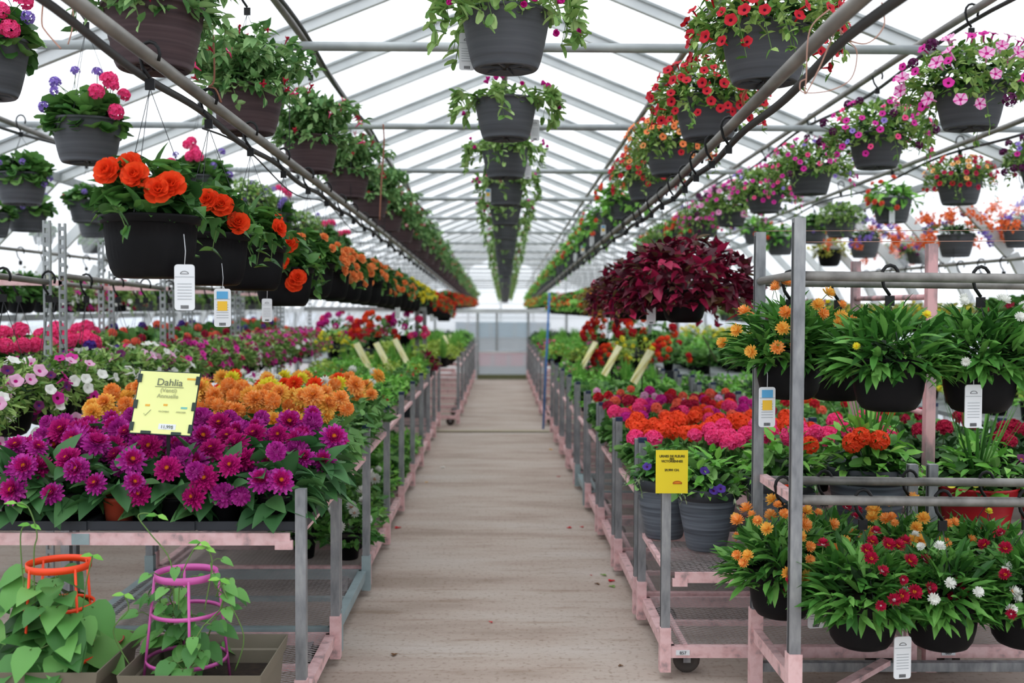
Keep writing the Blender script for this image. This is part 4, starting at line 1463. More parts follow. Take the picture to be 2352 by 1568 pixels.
# dark trays under the front pots
for i in range(3):
    b_ = MB()
    b_.box((0, 0, .006), (.36, .34, .008), TRAYM)
    for (cx_, cy_, w_, d_) in ((0, .17, .36, .01), (0, -.17, .36, .01), (.18, 0, .01, .34), (-.18, 0, .01, .34)):
        b_.box((cx_, cy_, .02), (w_, d_, .03), TRAYM)
    o = obj('plant_tray', b_)
    o.location = (x0 + .2 + i * .37, y0 + .19, .722)
    tag(o, 'dark plastic tray under the front dahlia pots, %s of three' % ['left', 'middle', 'right'][i], 'tray', 'trays under the front dahlias')

def tray_mesh():
    b_ = MB()
    b_.box((0, 0, .006), (.36, .29, .008), TRAYM)
    for (cx_, cy_, w_, d_) in ((0, .145, .36, .01), (0, -.145, .36, .01), (.18, 0, .01, .29), (-.18, 0, .01, .29)):
        b_.box((cx_, cy_, .02), (w_, d_, .03), TRAYM)
    return b_.mesh('plant_tray')
TRM = tray_mesh()
def trays(cx0, cx1, cy0_, cy1_, z, where, group):
    n_ = int((cx1 - cx0) / .365)
    rows = int((cy1_ - cy0_) / .3)
    for j in range(rows):
        for i in range(n_):
            o = link('plant_tray', TRM)
            o.location = (cx0 + (i + .5) * (cx1 - cx0) / n_, cy0_ + (j + .5) * (cy1_ - cy0_) / rows, z)
            tag(o, 'dark plastic tray under plants on %s, row %d from the front, %s' % (where, j + 1, POSN[i]), 'tray', group)
trays(x0 + .02, x1 - .02, y0 + .38, y1 - .03, .722, 'the nearest left cart', 'trays on the nearest left cart')
for ci in (1, 2, 3):
    trays(LC[ci][0] + .02, LC[ci][1] - .02, LC[ci][2] + .02, LC[ci][3] - .02, .722, 'the %s left cart' % ORD[ci], 'trays on the %s left cart' % ORD[ci])
    trays(RC[ci][0] + .02, RC[ci][1] - .02, RC[ci][2] + .02, RC[ci][3] - .02, .602, 'the %s right cart' % ORD[ci], 'trays on the %s right cart' % ORD[ci])
OD = [f_dahlia(P_ORA, P_ORA, P_YC, .042).mesh('bloom_o1'), f_dahlia(P_YOR, P_YOR, P_YC, .044).mesh('bloom_o2'), f_dahlia(P_YOR, P_ORA, P_YC, .042).mesh('bloom_o3'), f_pompon(P_ORA, .038).mesh('bloom_o4')]
OY = [f_dahlia(P_YEL, P_YEL, P_YC, .04).mesh('bloom_y')]
ORd = [f_dahlia(P_ORR, P_ORR, P_YC, .036).mesh('bloom_r')]
OW = [f_dahlia(P_WHI, P_WHI, P_YC, .036).mesh('bloom_w')]
gm = MB(); dome(gm, 110, .14, .17, .05, .07, .042, L_GER, 'ovate', .7, .3, inner=.45)
G_FOLM = [gm.mesh('green_dahlia_foliage')]
for ci in (1, 2):
    x0, x1, y0, y1 = LC[ci]
    for j in range(4):
        for i in range(6):
            x = x0 + .09 + i * .185 + random.uniform(-.02, .02)
            yy_ = y0 + .12 + j * .24 + random.uniform(-.02, .02)
            row = (ci - 1) * 4 + j
            if ci == 1:
                bl, w_, nb = OD, 'soft orange', 5
                if i == 5: nb = 3
                if j == 3 and i in (1, 3): bl, w_ = OY, 'yellow'
                if j == 3 and i == 4: bl, w_ = ORd, 'red'
            else:
                bl, w_ = [(OD, 'soft orange'), (OW, 'white'), (OY, 'yellow'), (ORd, 'orange red')][(i * 3 + j * 5 + 1) % 4]
                nb = 2 if j > 1 else 3
                if i == 5: bl, w_, nb = OD, 'soft orange', 2
            dahlia_plant(x, yy_, .725, '%s dahlia, %s from left in %s row behind the purple ones' % (w_, POSN[i], ['first', 'second', 'third', 'fourth', 'fifth', 'sixth', 'seventh', 'eighth'][row]),
                         bl, G_FOLM, nb, 'orange, yellow and white dahlias behind the purple ones', hb=(.17, .29) if ci == 1 else (.15, .27))
# low green and flowering plants: single meshes
ger_f = MB(); dome(ger_f, 90, .12, .12, .04, .06, .062, L_GER, 'round', .6, .2)
ger_fd = MB(); dome(ger_fd, 90, .13, .13, .04, .06, .06, L_DK, 'round', .6, .2)
UM = {'hot pink': f_umbel(P_HOT, .043, 22, .018), 'red orange': f_umbel(P_ORR, .041, 18, .016), 'crimson': f_umbel(P_CRI, .036, 18, .016), 'coral': f_umbel(P_COR, .034, 16, .016),
      'magenta': f_umbel(P_MGT, .036, 18, .016), 'red': f_umbel(P_RED, .034, 16, .016), 'lilac': f_umbel(P_PNK, .03, 14, .014)}
UMM = {k_: v.mesh('umbel') for k_, v in UM.items()}
GFM = [ger_f.mesh('geranium_foliage'), ger_fd.mesh('geranium_foliage_dark')]
def geranium(x, y, z, colour, nb, label, group, dark=False, hb=(.12, .2), spread=.1, sc_=1.0):
    me, h, _ = pot('small')
    t = thing('geranium_plant', label, 'geranium', (x, y, z), 0, group, sc_)
    link('pot', me, t)
    place(link('foliage', GFM[1 if dark else 0], t), (0, 0, h), Matrix.Rotation(random.random() * 6, 3, 'Z'))
    got = []
    for k_ in range(nb):
        for _ in range(20):
            p = Vector((random.uniform(-spread, spread), random.uniform(-spread, spread) - .02, h + random.uniform(*hb)))
            if all((p - q).length > .065 for q in got):
                break
        got.append(p)
        place(link('flower_head', UMM[colour], t), p, rot_to(Vector((random.gauss(0, .15), -.25, 1)).normalized()), .9 + .3 * random.random())
    return t
gcount = 0
for ci in (1, 2, 3):
    x0, x1, y0, y1 = RC[ci]
    for j in range(4):
        for i in range(5):
            x = x0 + .11 + i * .195 + random.uniform(-.02, .02)
            yy_ = y0 + .12 + j * .22
            if ci == 1:
                col, nb = ('hot pink' if j < 2 else 'red orange'), (4 if not (i == 0 and j == 0) else 2)
                if j == 1 and i in (0, 1): col = 'red orange'
            elif ci == 2:
                col, nb = ['magenta', 'crimson', 'hot pink', 'coral', 'red orange'][(i + j * 2) % 5], 3
            else:
                col, nb = ['coral', 'red', 'magenta', 'lilac', 'crimson'][(i * 2 + j) % 5], 2
            row = (ci - 1) * 4 + j
            geranium(x, yy_, .605, col, nb, '%s geranium, %s from the aisle in %s geranium row on the right' % (col, POSN[i], ['nearest', 'second', 'third', 'fourth', 'fifth', 'sixth', 'seventh', 'eighth', 'ninth', 'tenth', 'eleventh', 'twelfth'][row]),
                     'geraniums on the carts right of the aisle', hb=(.14, .2) if ci == 1 else (.13, .2))
# second column on the right: darker leaves, few crimson heads; pink ones at its left
y = 4.24 + .81
for ci in range(3):
    for j in range(4):
        for i in range(5):
            x = 1.74 + .12 + i * .205
            yy_ = y + .12 + j * .22
            if ci == 0 and i == 0 and j < 3:
                col, nb = 'hot pink', 3
            elif ci == 0:
                col, nb = 'crimson', (3 if i >= 3 and j < 2 else random.choice((0, 1, 1)))
            else:
                col, nb = ['red', 'coral', 'crimson', 'red orange'][(i + j) % 4], random.choice((0, 0, 1, 1))
            geranium(x, yy_, .605, col, nb, '%s geranium, %s from left, %s row of second column of carts' % (col if nb else 'flowerless', POSN[i], ['nearest', 'second', 'third', 'fourth', 'fifth', 'sixth', 'seventh', 'eighth', 'ninth', 'tenth', 'eleventh', 'twelfth'][ci * 4 + j]),
                     'geraniums on the second column of carts', dark=ci == 0, hb=(.12, .19), sc_=1.12 if ci == 0 else 1.0)
    y += .93

BK, BKMB = {}, {}
def bedmesh(name, *a, **k_):
    BKMB[name] = bed(*a, **k_)
    BK[name] = BKMB[name].mesh(name)
bedmesh('green bedding', fol_small(110, .12, .13, L_BRI, .045, .024), [], 0, .1, .1, 0)
bedmesh('green with red', fol_small(110, .12, .13, L_GER, .045, .026), [f_trumpet(P_RED, P_THR, .012)], 3, .12, .14, 0)
bedmesh('green with white', fol_small(110, .13, .16, L_GER, .05, .03), [f_daisy(P_WHI, P_YC, .03)], 2, .12, .17, .02)
bedmesh('grassy', fol_grass(90, .12, .2), [], 0, .1, .1, 0)
bedmesh('bushy geranium', ger_f, [], 0, .1, .1, 0)
bedmesh('lime bedding', fol_small(100, .12, .13, L_LIM, .045, .03), [], 0, .1, .1, 0)
bedmesh('dark bedding', fol_small(100, .12, .14, L_DK, .05, .03), [], 0, .1, .1, 0)
bedmesh('silver bedding', fol_small(120, .11, .09, L_SIL, .03, .015), [], 0, .1, .1, 0)
bedmesh('pink bedding', fol_small(80, .12, .1, L_GER, .045, .03), [f_trumpet(P_HOT, P_THR, .02), f_trumpet(P_MGT, P_THR, .02)], 7, .12, .12, 0)
bedmesh('burgundy coleus', fol_small(60, .13, .16, L_COL, .07, .05, 'heart'), [], 0, .1, .1, 0)
bedmesh('red begonia', fol_small(50, .12, .1, L_DK, .05, .04), [f_umbel(P_RED, .03, 12, .014)], 6, .12, .13, 0)
bedmesh('red impatiens bush', fol_small(90, .2, .2, L_GER, .06, .04), [f_umbel(P_ORR, .034, 12, .018), f_umbel(P_RED, .034, 12, .018)], 24, .2, .22, 0, minc=0)
bedmesh('pink impatiens bush', fol_small(90, .2, .2, L_GER, .06, .04), [f_umbel(P_HOT, .036, 12, .018), f_umbel(P_MGT, .034, 12, .018)], 24, .2, .22, 0, minc=0)
bedmesh('yellow bush', fol_small(150, .2, .22, L_LIM, .04, .024), [f_umbel(P_YEL, .02, 8, .012)], 18, .2, .22, 0, minc=0)
bedmesh('white daisy bush', fol_small(150, .16, .16, L_STR, .05, .03), [f_daisy(P_WHI, P_YC, .024)], 6, .15, .16, .0)
bedmesh('mixed violets', fol_small(80, .12, .08, L_BRI, .04, .025), [f_trumpet(P_DVI, P_THY, .016), f_trumpet(P_YEL, P_THR, .015)], 5, .11, .1, 0)
BEDS = []
def scatter_bed(kinds, x0, x1, y0, y1, z, sp, label, group, name='bedding_plant', cat='bedding plant', jit=.03, sc_=1.0, weights=None):
    ny = max(1, int((y1 - y0) / sp))
    nx = max(1, int((x1 - x0) / sp))
    for j in range(ny):
        for i in range(nx):
            kd = random.choices(kinds, weights)[0]
            x = x0 + (i + .5) * (x1 - x0) / nx + random.uniform(-jit, jit)
            y = y0 + (j + .5) * (y1 - y0) / ny + random.uniform(-jit, jit)
            BEDS.append((y, x, z, kd, sc_ * random.uniform(.9, 1.12), random.random() * 6.28, name, label.replace('<kind>', kd), cat, group + ', ' + kd))
for ci, kinds in ((3, ['green with white', 'green with red', 'green bedding']), (4, ['green with red', 'green bedding']), (5, ['green with red', 'green bedding']), (6, ['green bedding', 'lime bedding']), (7, ['grassy', 'green bedding']), (8, ['grassy', 'lime bedding', 'green with red'])):
    x0, x1, y0, y1 = LC[ci]
    scatter_bed(kinds, x0 + .03, x1 - .03, y0 + .02, y1 - .02, .725, .2, '<kind> plant in a black pot on the %s cart left of the aisle' % ORD[ci], 'bedding plants on the %s left cart' % ORD[ci])
for ci, kinds in ((4, ['silver bedding', 'green bedding', 'bushy geranium']), (5, ['green bedding', 'bushy geranium']), (6, ['green bedding', 'grassy']), (7, ['pink bedding', 'green bedding']), (8, ['green bedding', 'dark bedding'])):
    x0, x1, y0, y1 = RC[ci]
    scatter_bed(kinds, x0 + .03, x1 - .03, y0 + .02, y1 - .02, .605, .2, '<kind> plant in a black pot on the %s cart right of the aisle' % ORD[ci], 'bedding plants on the %s right cart' % ORD[ci], sc_=1.15)
for ci in range(3, 7):
    y = 4.24 + .81 + (ci - 1) * .93
    scatter_bed(['silver bedding', 'bushy geranium', 'green bedding'] if ci < 5 else ['green bedding', 'dark bedding'], 1.77, 2.77, y + .02, y + .86, .605, .22, '<kind> plant on the %s cart of the second right column' % ORD[ci], 'bedding plants on the %s cart of the second right column' % ORD[ci], sc_=1.1)
# low shelf plants, left carts from the second on
for ci in (2, 3, 4, 5):
    x0, x1, y0, y1 = LC[ci]
    scatter_bed(['white daisy bush', 'green with white', 'green bedding'] if ci < 4 else ['green bedding', 'bushy geranium'], x1 - .5, x1 - .02, y0 + .03, y1 - .02, .14, .22, '<kind> plant on the bottom shelf of the %s left cart' % ORD[ci], 'plants on the bottom shelf of the %s left cart' % ORD[ci], sc_=1.15)
# far carts
for i in range(6):
    y = 13.3 + i * 1.4
    scatter_bed(['grassy', 'lime bedding'] if i < 2 else ['green bedding', 'grassy'] if i < 4 else ['dark bedding', 'green bedding'], -1.72, -.56, y + .05, y + 1.3, .725, .27, '<kind> plant on the %s far cart left of the aisle' % ORD[i], 'plants on the %s far left cart' % ORD[i], sc_=1.25)
    scatter_bed(['green bedding', 'lime bedding'] if i < 1 else ['pink bedding', 'green bedding'] if i < 2 else ['green bedding', 'grassy'] if i < 4 else ['dark bedding'], .58, 1.72, y + .05, y + 1.3, .725, .27, '<kind> plant on the %s far cart right of the aisle' % ORD[i], 'plants on the %s far right cart' % ORD[i], sc_=1.25)
scatter_bed(['green bedding', 'lime bedding', 'dark bedding', 'yellow bush'], 3.15, 4.55, 6.1, 20, .78, .42, '<kind> plant on the long bench along the right wall', 'plants on the right wall bench', sc_=1.3)
scatter_bed(['green bedding', 'bushy geranium'], 2.0, 2.9, 11.3, 20, .78, .36, '<kind> plant on the middle right distance bench', 'plants on the middle right bench', sc_=1.4)
scatter_bed(['pink bedding', 'green bedding', 'red begonia'], -3.05, -2.0, 14.0, 20, .78, .36, '<kind> plant on the middle left distance bench', 'plants on the middle left bench', sc_=1.4)

BEDS.sort(key=lambda q: q[0])
REST = MB()
for i, (y, x, z, kd, s_, rz_, name, lab, cat, grp) in enumerate(BEDS):
    if i < 295:
        o = link(name, BK[kd])
        o.location = (x, y, z)
        o.scale = (s_, s_, s_)
        o.rotation_euler = (0, 0, rz_)
        tag(o, lab, cat, grp)
    else:
        REST.add(BKMB[kd], Matrix.Translation((x, y, z)) @ Matrix.Rotation(rz_, 4, 'Z') @ Matrix.Scale(s_, 4))
tag(obj('bedding_plants', REST), 'mass of small potted plants filling the far benches', 'bedding plants', kind='stuff')

# bushes standing out in the middle distance
for (kn, px, pyb, y, s_, lab) in (
    ('red impatiens bush', 860, 800, 12.9, 1.3, 'round orange red impatiens bush left of the metal posts in the distance'),
    ('pink impatiens bush', 930, 795, 13.2, 1.3, 'round pink impatiens bush beside the orange red one'),
    ('pink impatiens bush', 775, 790, 13.2, 1.2, 'pink flowering bush behind the yellow one, middle left'),
    ('yellow bush', 768, 822, 11.6, 1.0, 'small yellow green bush at the end of the petunia row'),
    ('red impatiens bush', 1385, 800, 12.4, 1.15, 'red flowering bush right of the aisle, left of two'),
    ('red impatiens bush', 1480, 800, 12.0, 1.55, 'wide red flowering bush right of the aisle behind the yellow one'),
    ('yellow bush', 1460, 845, 10.9, 1.1, 'yellow green bush in front of the red ones, right of the aisle'),
    ('red impatiens bush', 1535, 850, 10.9, 1.0, 'dark red flowering bush right of the yellow green one'),
    ('red impatiens bush', 1400, 855, 10.9, .85, 'orange red bush left of the yellow green one'),
    ('lime bedding', 1005, 862, 12.0, 1.5, 'lime green coleus at the aisle edge of the left carts'),
    ('burgundy coleus', 1043, 862, 12.4, 1.1, 'burgundy coleus beside the lime one at the aisle edge')):
    p = at(px, pyb, y)
    t_ = link('flowering_bush', BK[kn])
    t_.location = (p.x, y, p.z)
    t_.scale = (s_, s_, s_)
    tag(t_, lab, 'flowering plant')
    if kn in ('lime bedding', 'burgundy coleus'):
        t_.location = (-.86 if kn[0] == 'l' else -.80, 12.0 if kn[0] == 'l' else 11.6, .725)
        continue
    sb = MB()   # up-turned crate it stands on
    base = .0
    sb.box((0, 0, (p.z) / 2), (.2, .2, p.z), TRAYM)
    for q in range(4):
        sb.box((0, 0, p.z * (q + .5) / 4), (.215, .215, .012), BLACK)
    so = obj('plant_stand', sb)
    so.location = (p.x, y, 0)
    tag(so, 'dark stand under the ' + lab.split(' left')[0].split(' beside')[0].split(' behind')[0].split(' right')[0].split(' in front')[0].split(' at the')[0], 'stand')

# ------------------------------------------------------------------ big mixed planters on the low shelf, right front
def mixfol(a, b_, n1=60, n2=40, R=.2, H=.2):
    m = MB()
    dome(m, int(n1 * 1.8), R * .85, H * 1.05, .0, .06, .03, a, 'ovate', .7, th=.3)
    dome(m, n2, R * .75, H * .8, .0, .075, .05, b_, 'round', .6, th=.3)
    dome(m, 60, R * .7, H * .5, 0, .07, .05, L_DK, 'ovate', .6)
    trails(m, 6, .13, .06, .05, L_SIL, .03, .008)
    return m
def planter(style, px, pyb, Yp, label, fol, fls, scale=1.0, spikes=False, group='mixed planters on the low shelf'):
    p = at(px, pyb, Yp)
    me, h, _ = pot(style)
    zb = .445
    t = thing('planter', label, 'planter', (p.x, Yp, zb), random.random() * 6, group, scale)
    link('pot', me, t)
    fo = MB()
    fo.add(fol, Matrix.Identity(4))
    if spikes:
        n_ = 26
        a = RNG.random(n_) * 2 * PI
        rr = .25 + RNG.random(n_) * .8
        d = np.stack([np.cos(a) * rr, np.sin(a) * rr, np.ones(n_) * 1.6], 1)
        fo.leaves(np.zeros((n_, 3)), d, np.stack([-np.cos(a), -np.sin(a), 0 * a + .3], 1), .38, .010, L_STR, 'grass', droop=-.0)
    place(obj('foliage', fo, t), (0, 0, h))
    rz_ = t.rotation_euler.z
    for (f, x, y, z) in fls:
        q = Matrix.Rotation(-rz_, 3, 'Z') @ Vector((x, y, z))
        nn = Matrix.Rotation(-rz_, 3, 'Z') @ Vector((x, y - .25, .35))
        place(link('flower', f, t), q + Vector((0, 0, h)), rot_to(nn.normalized()))
    return t
fv = f_trumpet(P_DVI, P_DPU, .024).mesh('violet_trumpet')
fpy = f_trumpet(P_YEL, P_THR, .018).mesh('pansy')
fdv = f_trumpet(P_DPU, P_THY, .022).mesh('plum_pansy')
upk = UMM['hot pink']; uor = UMM['red orange']; ucr = UMM['crimson']
MF = [mixfol(L_BRI, L_GER), mixfol(L_STR, L_GER), mixfol(L_BRI, L_STR, 80, 30)]
planter('urn', 1622, 1288, 4.62, 'brushed grey planter with violet flowers beside the yellow sign', MF[0], [(fv, .0, -.16, .02), (fv, .03, -.17, .03), (fv, -.03, -.1, .1)], .93)
planter('urn', 1525, 1240, 4.86, 'brushed grey planter half hidden behind the yellow sign', MF[1], [(fv, -.1, -.1, .08)], .93)
planter('urn', 1790, 1290, 4.62, 'wide grey planter with a red orange and pink geranium, behind the rack post', MF[0], [(uor, .1, -.05, .14), (upk, .03, -.02, .17), (uor, -.0, -.17, .0)], 1.1)
planter('urn', 1990, 1300, 4.66, 'largest grey planter with an orange red geranium head in the middle', MF[2], [(uor, -.06, -.1, .13), (uor, -.0, -.11, .12), (uor, -.09, -.1, .11)], 1.22, True)
planter('red', 2240, 1290, 4.60, 'bright red planter with grassy spikes and small yellow pansies', MF[0], [(fpy, -.13, -.08, .02), (fpy, -.03, -.15, .04), (fpy, .06, -.14, .04), (fdv, .12, -.1, .12), (fpy, -.06, -.12, .03)], 1.15, True)
planter('red', 2420, 1290, 4.60, 'bright red planter cut by the right edge', MF[1], [(fpy, -.1, -.1, .02)], 1.1)
gp = MB()
gp.lathe([(.001, 0), (.07, 0), (.09, .2), (.095, .2), (.096, .23), (.09, .23)], GREENPOT, 32)
gp.disc((0, 0, .21), .09, SOIL)
p = at(2120, 1260, 4.85)
to = thing('planter', 'bright green plastic pot between the grey and red planters', 'planter', (p.x, 4.85, .445))
obj('pot', gp, to)
place(obj('foliage', MF[2], to), (0, 0, .2), None, .6)
# second rack behind, with peeling pink posts
t = thing('hanging_rack', 'rack with peeling pink painted posts behind the red planters', 'rack', (0, 0, 0))
p1, p2 = at(2140, 560, 4.98), at(1966, 600, 6.1)
PEEL = mat('peeling pink paint', ['#6e6a6a', '#8f8080', '#dcaaac', '#e2b4b4'], .65, 0, 'noise', 9, (1, 1, .4))
t.location = (p1.x, 5.0, 0)
for (pp, y) in ((p1, 4.98), (p2, 6.1)):
    b_ = MB()
    b_.box((pp.x - p1.x, y - 5.0, pp.z / 2), (.045, .045, pp.z), PEEL)
    obj('post', b_, t)
for z in (1.55, 1.0):
    b_ = MB()
    b_.tube([(0, -.02, z), (p2.x - p1.x, 1.1, z)], .014, PEEL, 8)
    obj('rail', b_, t)

# hook pieces at the edge of the geraniums: plastic sign holder and yellow sign
sp = at(1543, 1083, 4.21)
t = thing('price_sign', 'yellow price sign on top of the front post right of the aisle', 'sign', sp)
b_ = MB(); b_.box((0, 0, 0), (.128, .003, .172), mat('yellow paper', '#ecd32a', .7)); obj('card', b_, t)
b_ = MB(); b_.box((.0, .006, .04), (.03, .008, .06), GALV); obj('clip', b_, t)
INK2 = mat('dark olive ink', '#4a4418', .7)
for (s_, z, sz) in (('URNES DE FLEURS', .058, .0125), ('MIX', .048, .0105), ('VICTORIENNES', .038, .0125), ('29,99$ CH.', .003, .0125)):
    text('lettering', s_, sz, (0, -.003, z), t, INK2, bold=.0004)
lg = MB()
arc = [(.012 + .0 + .018 * math.cos(q) + .01, -.003, -.046 + .009 * math.sin(q)) for q in np.linspace(0, PI, 12)]
lg.tube(arc, .0014, mat('logo red brown', '#b04a18', .7), 4)
lg.tube([(.004, -.003, -.047), (.04, -.003, -.047)], .0016, MATS['logo red brown'], 4)
lg.put([(.006, -.0022, -.046), (.038, -.0022, -.046), (.033, -.0022, -.040), (.022, -.0022, -.036), (.011, -.0022, -.040)], [(4, 3, 2, 1, 0)], mat('logo orange', '#e88a1c', .7), False)
obj('logo', lg, t)
# dahlia sign on a stake
sp = at(380, 925, 3.72)
t = thing('plant_sign', 'pale yellow sign reading Dahlia on a black stake among the purple dahlias', 'sign', sp)
TILT = Matrix.Rotation(math.radians(-22), 3, 'X') @ Matrix.Rotation(math.radians(3), 3, 'Y')
bd = MB()
w_, h_ = .208, .224
bd.box((0, 0, 0), (w_, .003, h_), mat('pale yellow green paper', '#eef2a2', .6), TILT)
card = obj('card', bd, t)
fr = MB()
DKG = mat('dark green plastic', '#22352f', .5)
def tb_(x, y, z):
    return tuple(TILT @ Vector((x, y, z)))
for (c_, d_) in (((0, .002, h_ / 2 + .001), (w_ + .006, .006, .004)), ((0, .002, -h_ / 2 - .001), (w_ + .006, .006, .004)), ((w_ / 2 + .001, .002, 0), (.004, .006, h_)), ((-w_ / 2 - .001, .002, 0), (.004, .006, h_))):
    fr.box(tb_(*c_), d_, DKG, TILT)
for z in (.085, -.01, -.09):
    for sx in (-1, 1):
        fr.box(tb_(sx * (w_ / 2 - .002), -.003, z), (.014, .006, .03), DKG, TILT)
for x in (-.05, .055):
    fr.box(tb_(x, -.003, -h_ / 2 + .003), (.034, .006, .01), DKG, TILT)
obj('clip_frame', fr, t)
sk = MB()
sk.box((.0, .03, -.25), (.012, .006, .3), BLACK)
obj('stake', sk, t)
INKS = mat('grey ink text', '#6c7460', .7)
INKL = mat('faint ink', '#a8ac80', .7)
e = (TILT @ Matrix.Rotation(PI / 2, 3, 'X')).to_euler()
for (s_, x, z, sz, m_) in (('Dahlia', .005, .062, .036, INKS), ('(Venti)', .005, .038, .021, INKL), ('Annuelle', .005, .017, .021, INKL), ('MI-OMBRE', .0, -.035, .008, INKL), ('ARROSER', .06, -.035, .008, INKL), ('11,99$', .02, -.092, .016, INKS)):
    text('lettering', s_, sz, tb_(x, -.004, z), t, m_, rot=e)
ul = MB()
ul.box(tb_(.005, -.003, .057), (.1, .001, .0016), INKS, TILT)
ul.tube([tb_(-.068, -.004, -.042), tb_(-.062, -.004, -.05), tb_(-.045, -.004, -.028)], .0008, INKS, 4)
for (x, z, m_, ww) in ((-.06, -.012, mat('print orange', '#e8b048', .7), .016), (.002, -.008, MATS['print orange'], .014), (.068, -.016, mat('print teal', '#7cc0b4', .7), .022), (.078, .09, MATS['print orange'], .03), (.02, -.086, CARD, .06)):
    ul.box(tb_(x, -.0022 if m_ is not CARD else -.002, z), (ww, .001, .02 if m_ is CARD else .007), m_, TILT)
obj('print', ul, t)
# slanted cards on stakes in the distance
for i, (px, py, y, sx, lab) in enumerate(((880, 818, 10.4, -1, 'slanted yellow plant card on a stake left of the aisle, left one of the pair'), (922, 808, 10.9, -1, 'slanted yellow plant card left of the aisle, right one of the pair'), (835, 820, 10.2, -1, 'thin plant card on a stake left of the pair'),
                              (1475, 842, 8.6, 1, 'largest slanted plant card above the geraniums'), (1405, 828, 9.6, 1, 'slanted plant card left of the largest one'), (1352, 815, 10.8, 1, 'small slanted plant card near the aisle, right side'),
                              (1630, 800, 11.2, -1, 'dark backed plant card on the right, left of two'), (1672, 812, 10.5, -1, 'dark backed plant card on the right, right of two'), (1030, 790, 16.5, -1, 'small yellow card far down the left carts'), (1043, 788, 17, -1, 'smallest yellow card far down the left carts'))):
    p = at(px, py, y)
    t = thing('plant_card', lab, 'sign', p)
    b_ = MB()
    R_ = Matrix.Rotation(math.radians(28) * sx, 3, 'Y') @ Matrix.Rotation(math.radians(6) * sx, 3, 'Z')
    b_.box((0, 0, 0), (.008, .24, .30), mat('olive card back', '#5c6440', .6) if i in (6, 7) else mat('card print', ['#e8dc50', '#f0ecc0', '#b8a838'], .6, 0, 'noise', 5), R_)
    obj('card', b_, t)
    b_ = MB(); b_.box((.0, 0, -.16), (.01, .01, .3), BLACK); obj('stake', b_, t)
# blue cane
b0, b1 = at(1247, 940, 13.0), at(1262, 672, 13.0)
b_ = MB(); b_.tube([(0, 0, -.35), b1 - b0], .013, mat('blue plastic', '#3d74b8', .5), 8)
o = obj('blue_pole', b_)
o.location = b0
tag(o, 'thin blue pole standing at the right edge of the aisle in the distance', 'pole')

# ================================================================== LEFT MIDDLE: hanging petunia rows on slotted racks
def slotted(mb, x, y, z0, z1, w=.04):
    for sx in (-1, 1):
        mb.box((x + sx * w * .38, y, (z0 + z1) / 2), (w * .24, .02, z1 - z0), GALV2)
    z = z0
    while z < z1:
        mb.box((x, y, z), (w * .55, .02, .022), GALV2)
        z += .05
for ri, (ya, yb) in enumerate(((4.4, 5.75), (5.95, 7.7), (7.9, 9.7), (9.9, 11.7), (11.9, 13.6))):
    t = thing('hanging_rack', '%s slotted post rack carrying petunia baskets on the left' % ORD[ri].capitalize(), 'rack', (-2.65, ya, 0), 0, 'slotted racks on the left')
    for (x, y) in ((-.22, 0), (.22, 0), (-.22, yb - ya), (.22, yb - ya)):
        b_ = MB()
        slotted(b_, x, y, .02, 1.95 if ri < 2 else 1.75)
        obj('post', b_, t)
    for x in (-.22, .22):
        b_ = MB()
        b_.tube([(x, 0, 1.66), (x, yb - ya, 1.62)], .016, PIPE, 8)
        obj('rail', b_, t)
    b_ = MB()
    for z in (.3, 1.62):
        b_.box((0, yb - ya, z), (.44, .02, .03), PINK)
        b_.box((0, 0, z), (.44, .02, .03), PINK)
    obj('cross_bar', b_, t)
ky = 0
y = 4.7
while y < 13.4:
    for (x, kn, w_) in ((-2.42, 'pink petunia' if ky < 6 else 'magenta petunia', (3, 3, 1.6, 1.6) if ky < 6 else (4, 1.2, 2)), (-2.88, 'verbena geranium' if ky < 6 else 'salmon geranium', (2, 1.2, 1) if ky < 6 else (2, 1, 2))):
        hanging(kn, (x, y + (.15 if x < -2.6 else 0), .86 + (.08 if x < -2.6 else 0)), '%s %s basket on the slotted racks at the left, %s row' % (ORD[ky].capitalize(), kn, 'aisle side' if x > -2.6 else 'wall side'),
                'petunia and geranium baskets on the left racks', 1.66, detail=ky < 3, weights=w_, name='petunia_basket' if 'petunia' in kn else 'geranium_basket', scale=1.1, nfl=None)
    ky += 1
    y += .52
# more geraniums above and beyond
# rows along both side walls: black pots touching
for side, x, y0_, y1_, zb, zr in (('left', -4.25, 8.0, 20.0, 1.42, 1.98), ('right', 4.2, 7.2, 20.0, 1.24, 1.9)):
    paths = [([(x, yv, zr) for yv in (5, 10, 15, 20.8)], .016, PIPE, 'rail')]
    pipe_thing('hanging_rail', 'low rail along the %s wall carrying a row of black pots' % side, paths, 'rail', [((x, yv, zr), (x, yv, 4.32 - .4 * abs(x))) for yv in (5.74, 9.88, 14.02, 18.16)])
    i = 0
    yv = y0_
    while yv < y1_:
        kn = (['white strawflower', 'magenta petunia', 'green geranium'][0 if i < 4 else 1 if i < 9 else 2] if side == 'left' else ['red impatiens', 'yellow vinca', 'yellow vinca', 'pink petunia', 'green geranium'][min(4, i // 5)])
        nm = {'green geranium': 'leafy basket', 'yellow vinca': 'yellow edged basket'}.get(kn, kn + ' basket')
        hanging(kn, (x, yv, zb), '%s black pot along the %s wall, %s' % (ORD[min(i, 31)].capitalize(), side, nm), 'black pots along the %s wall' % side, zr + .01, detail=False, name='hanging_basket', scale=1.05 if kn != 'green geranium' else .85)
        yv += .42 if side == 'right' else .5
        i += 1
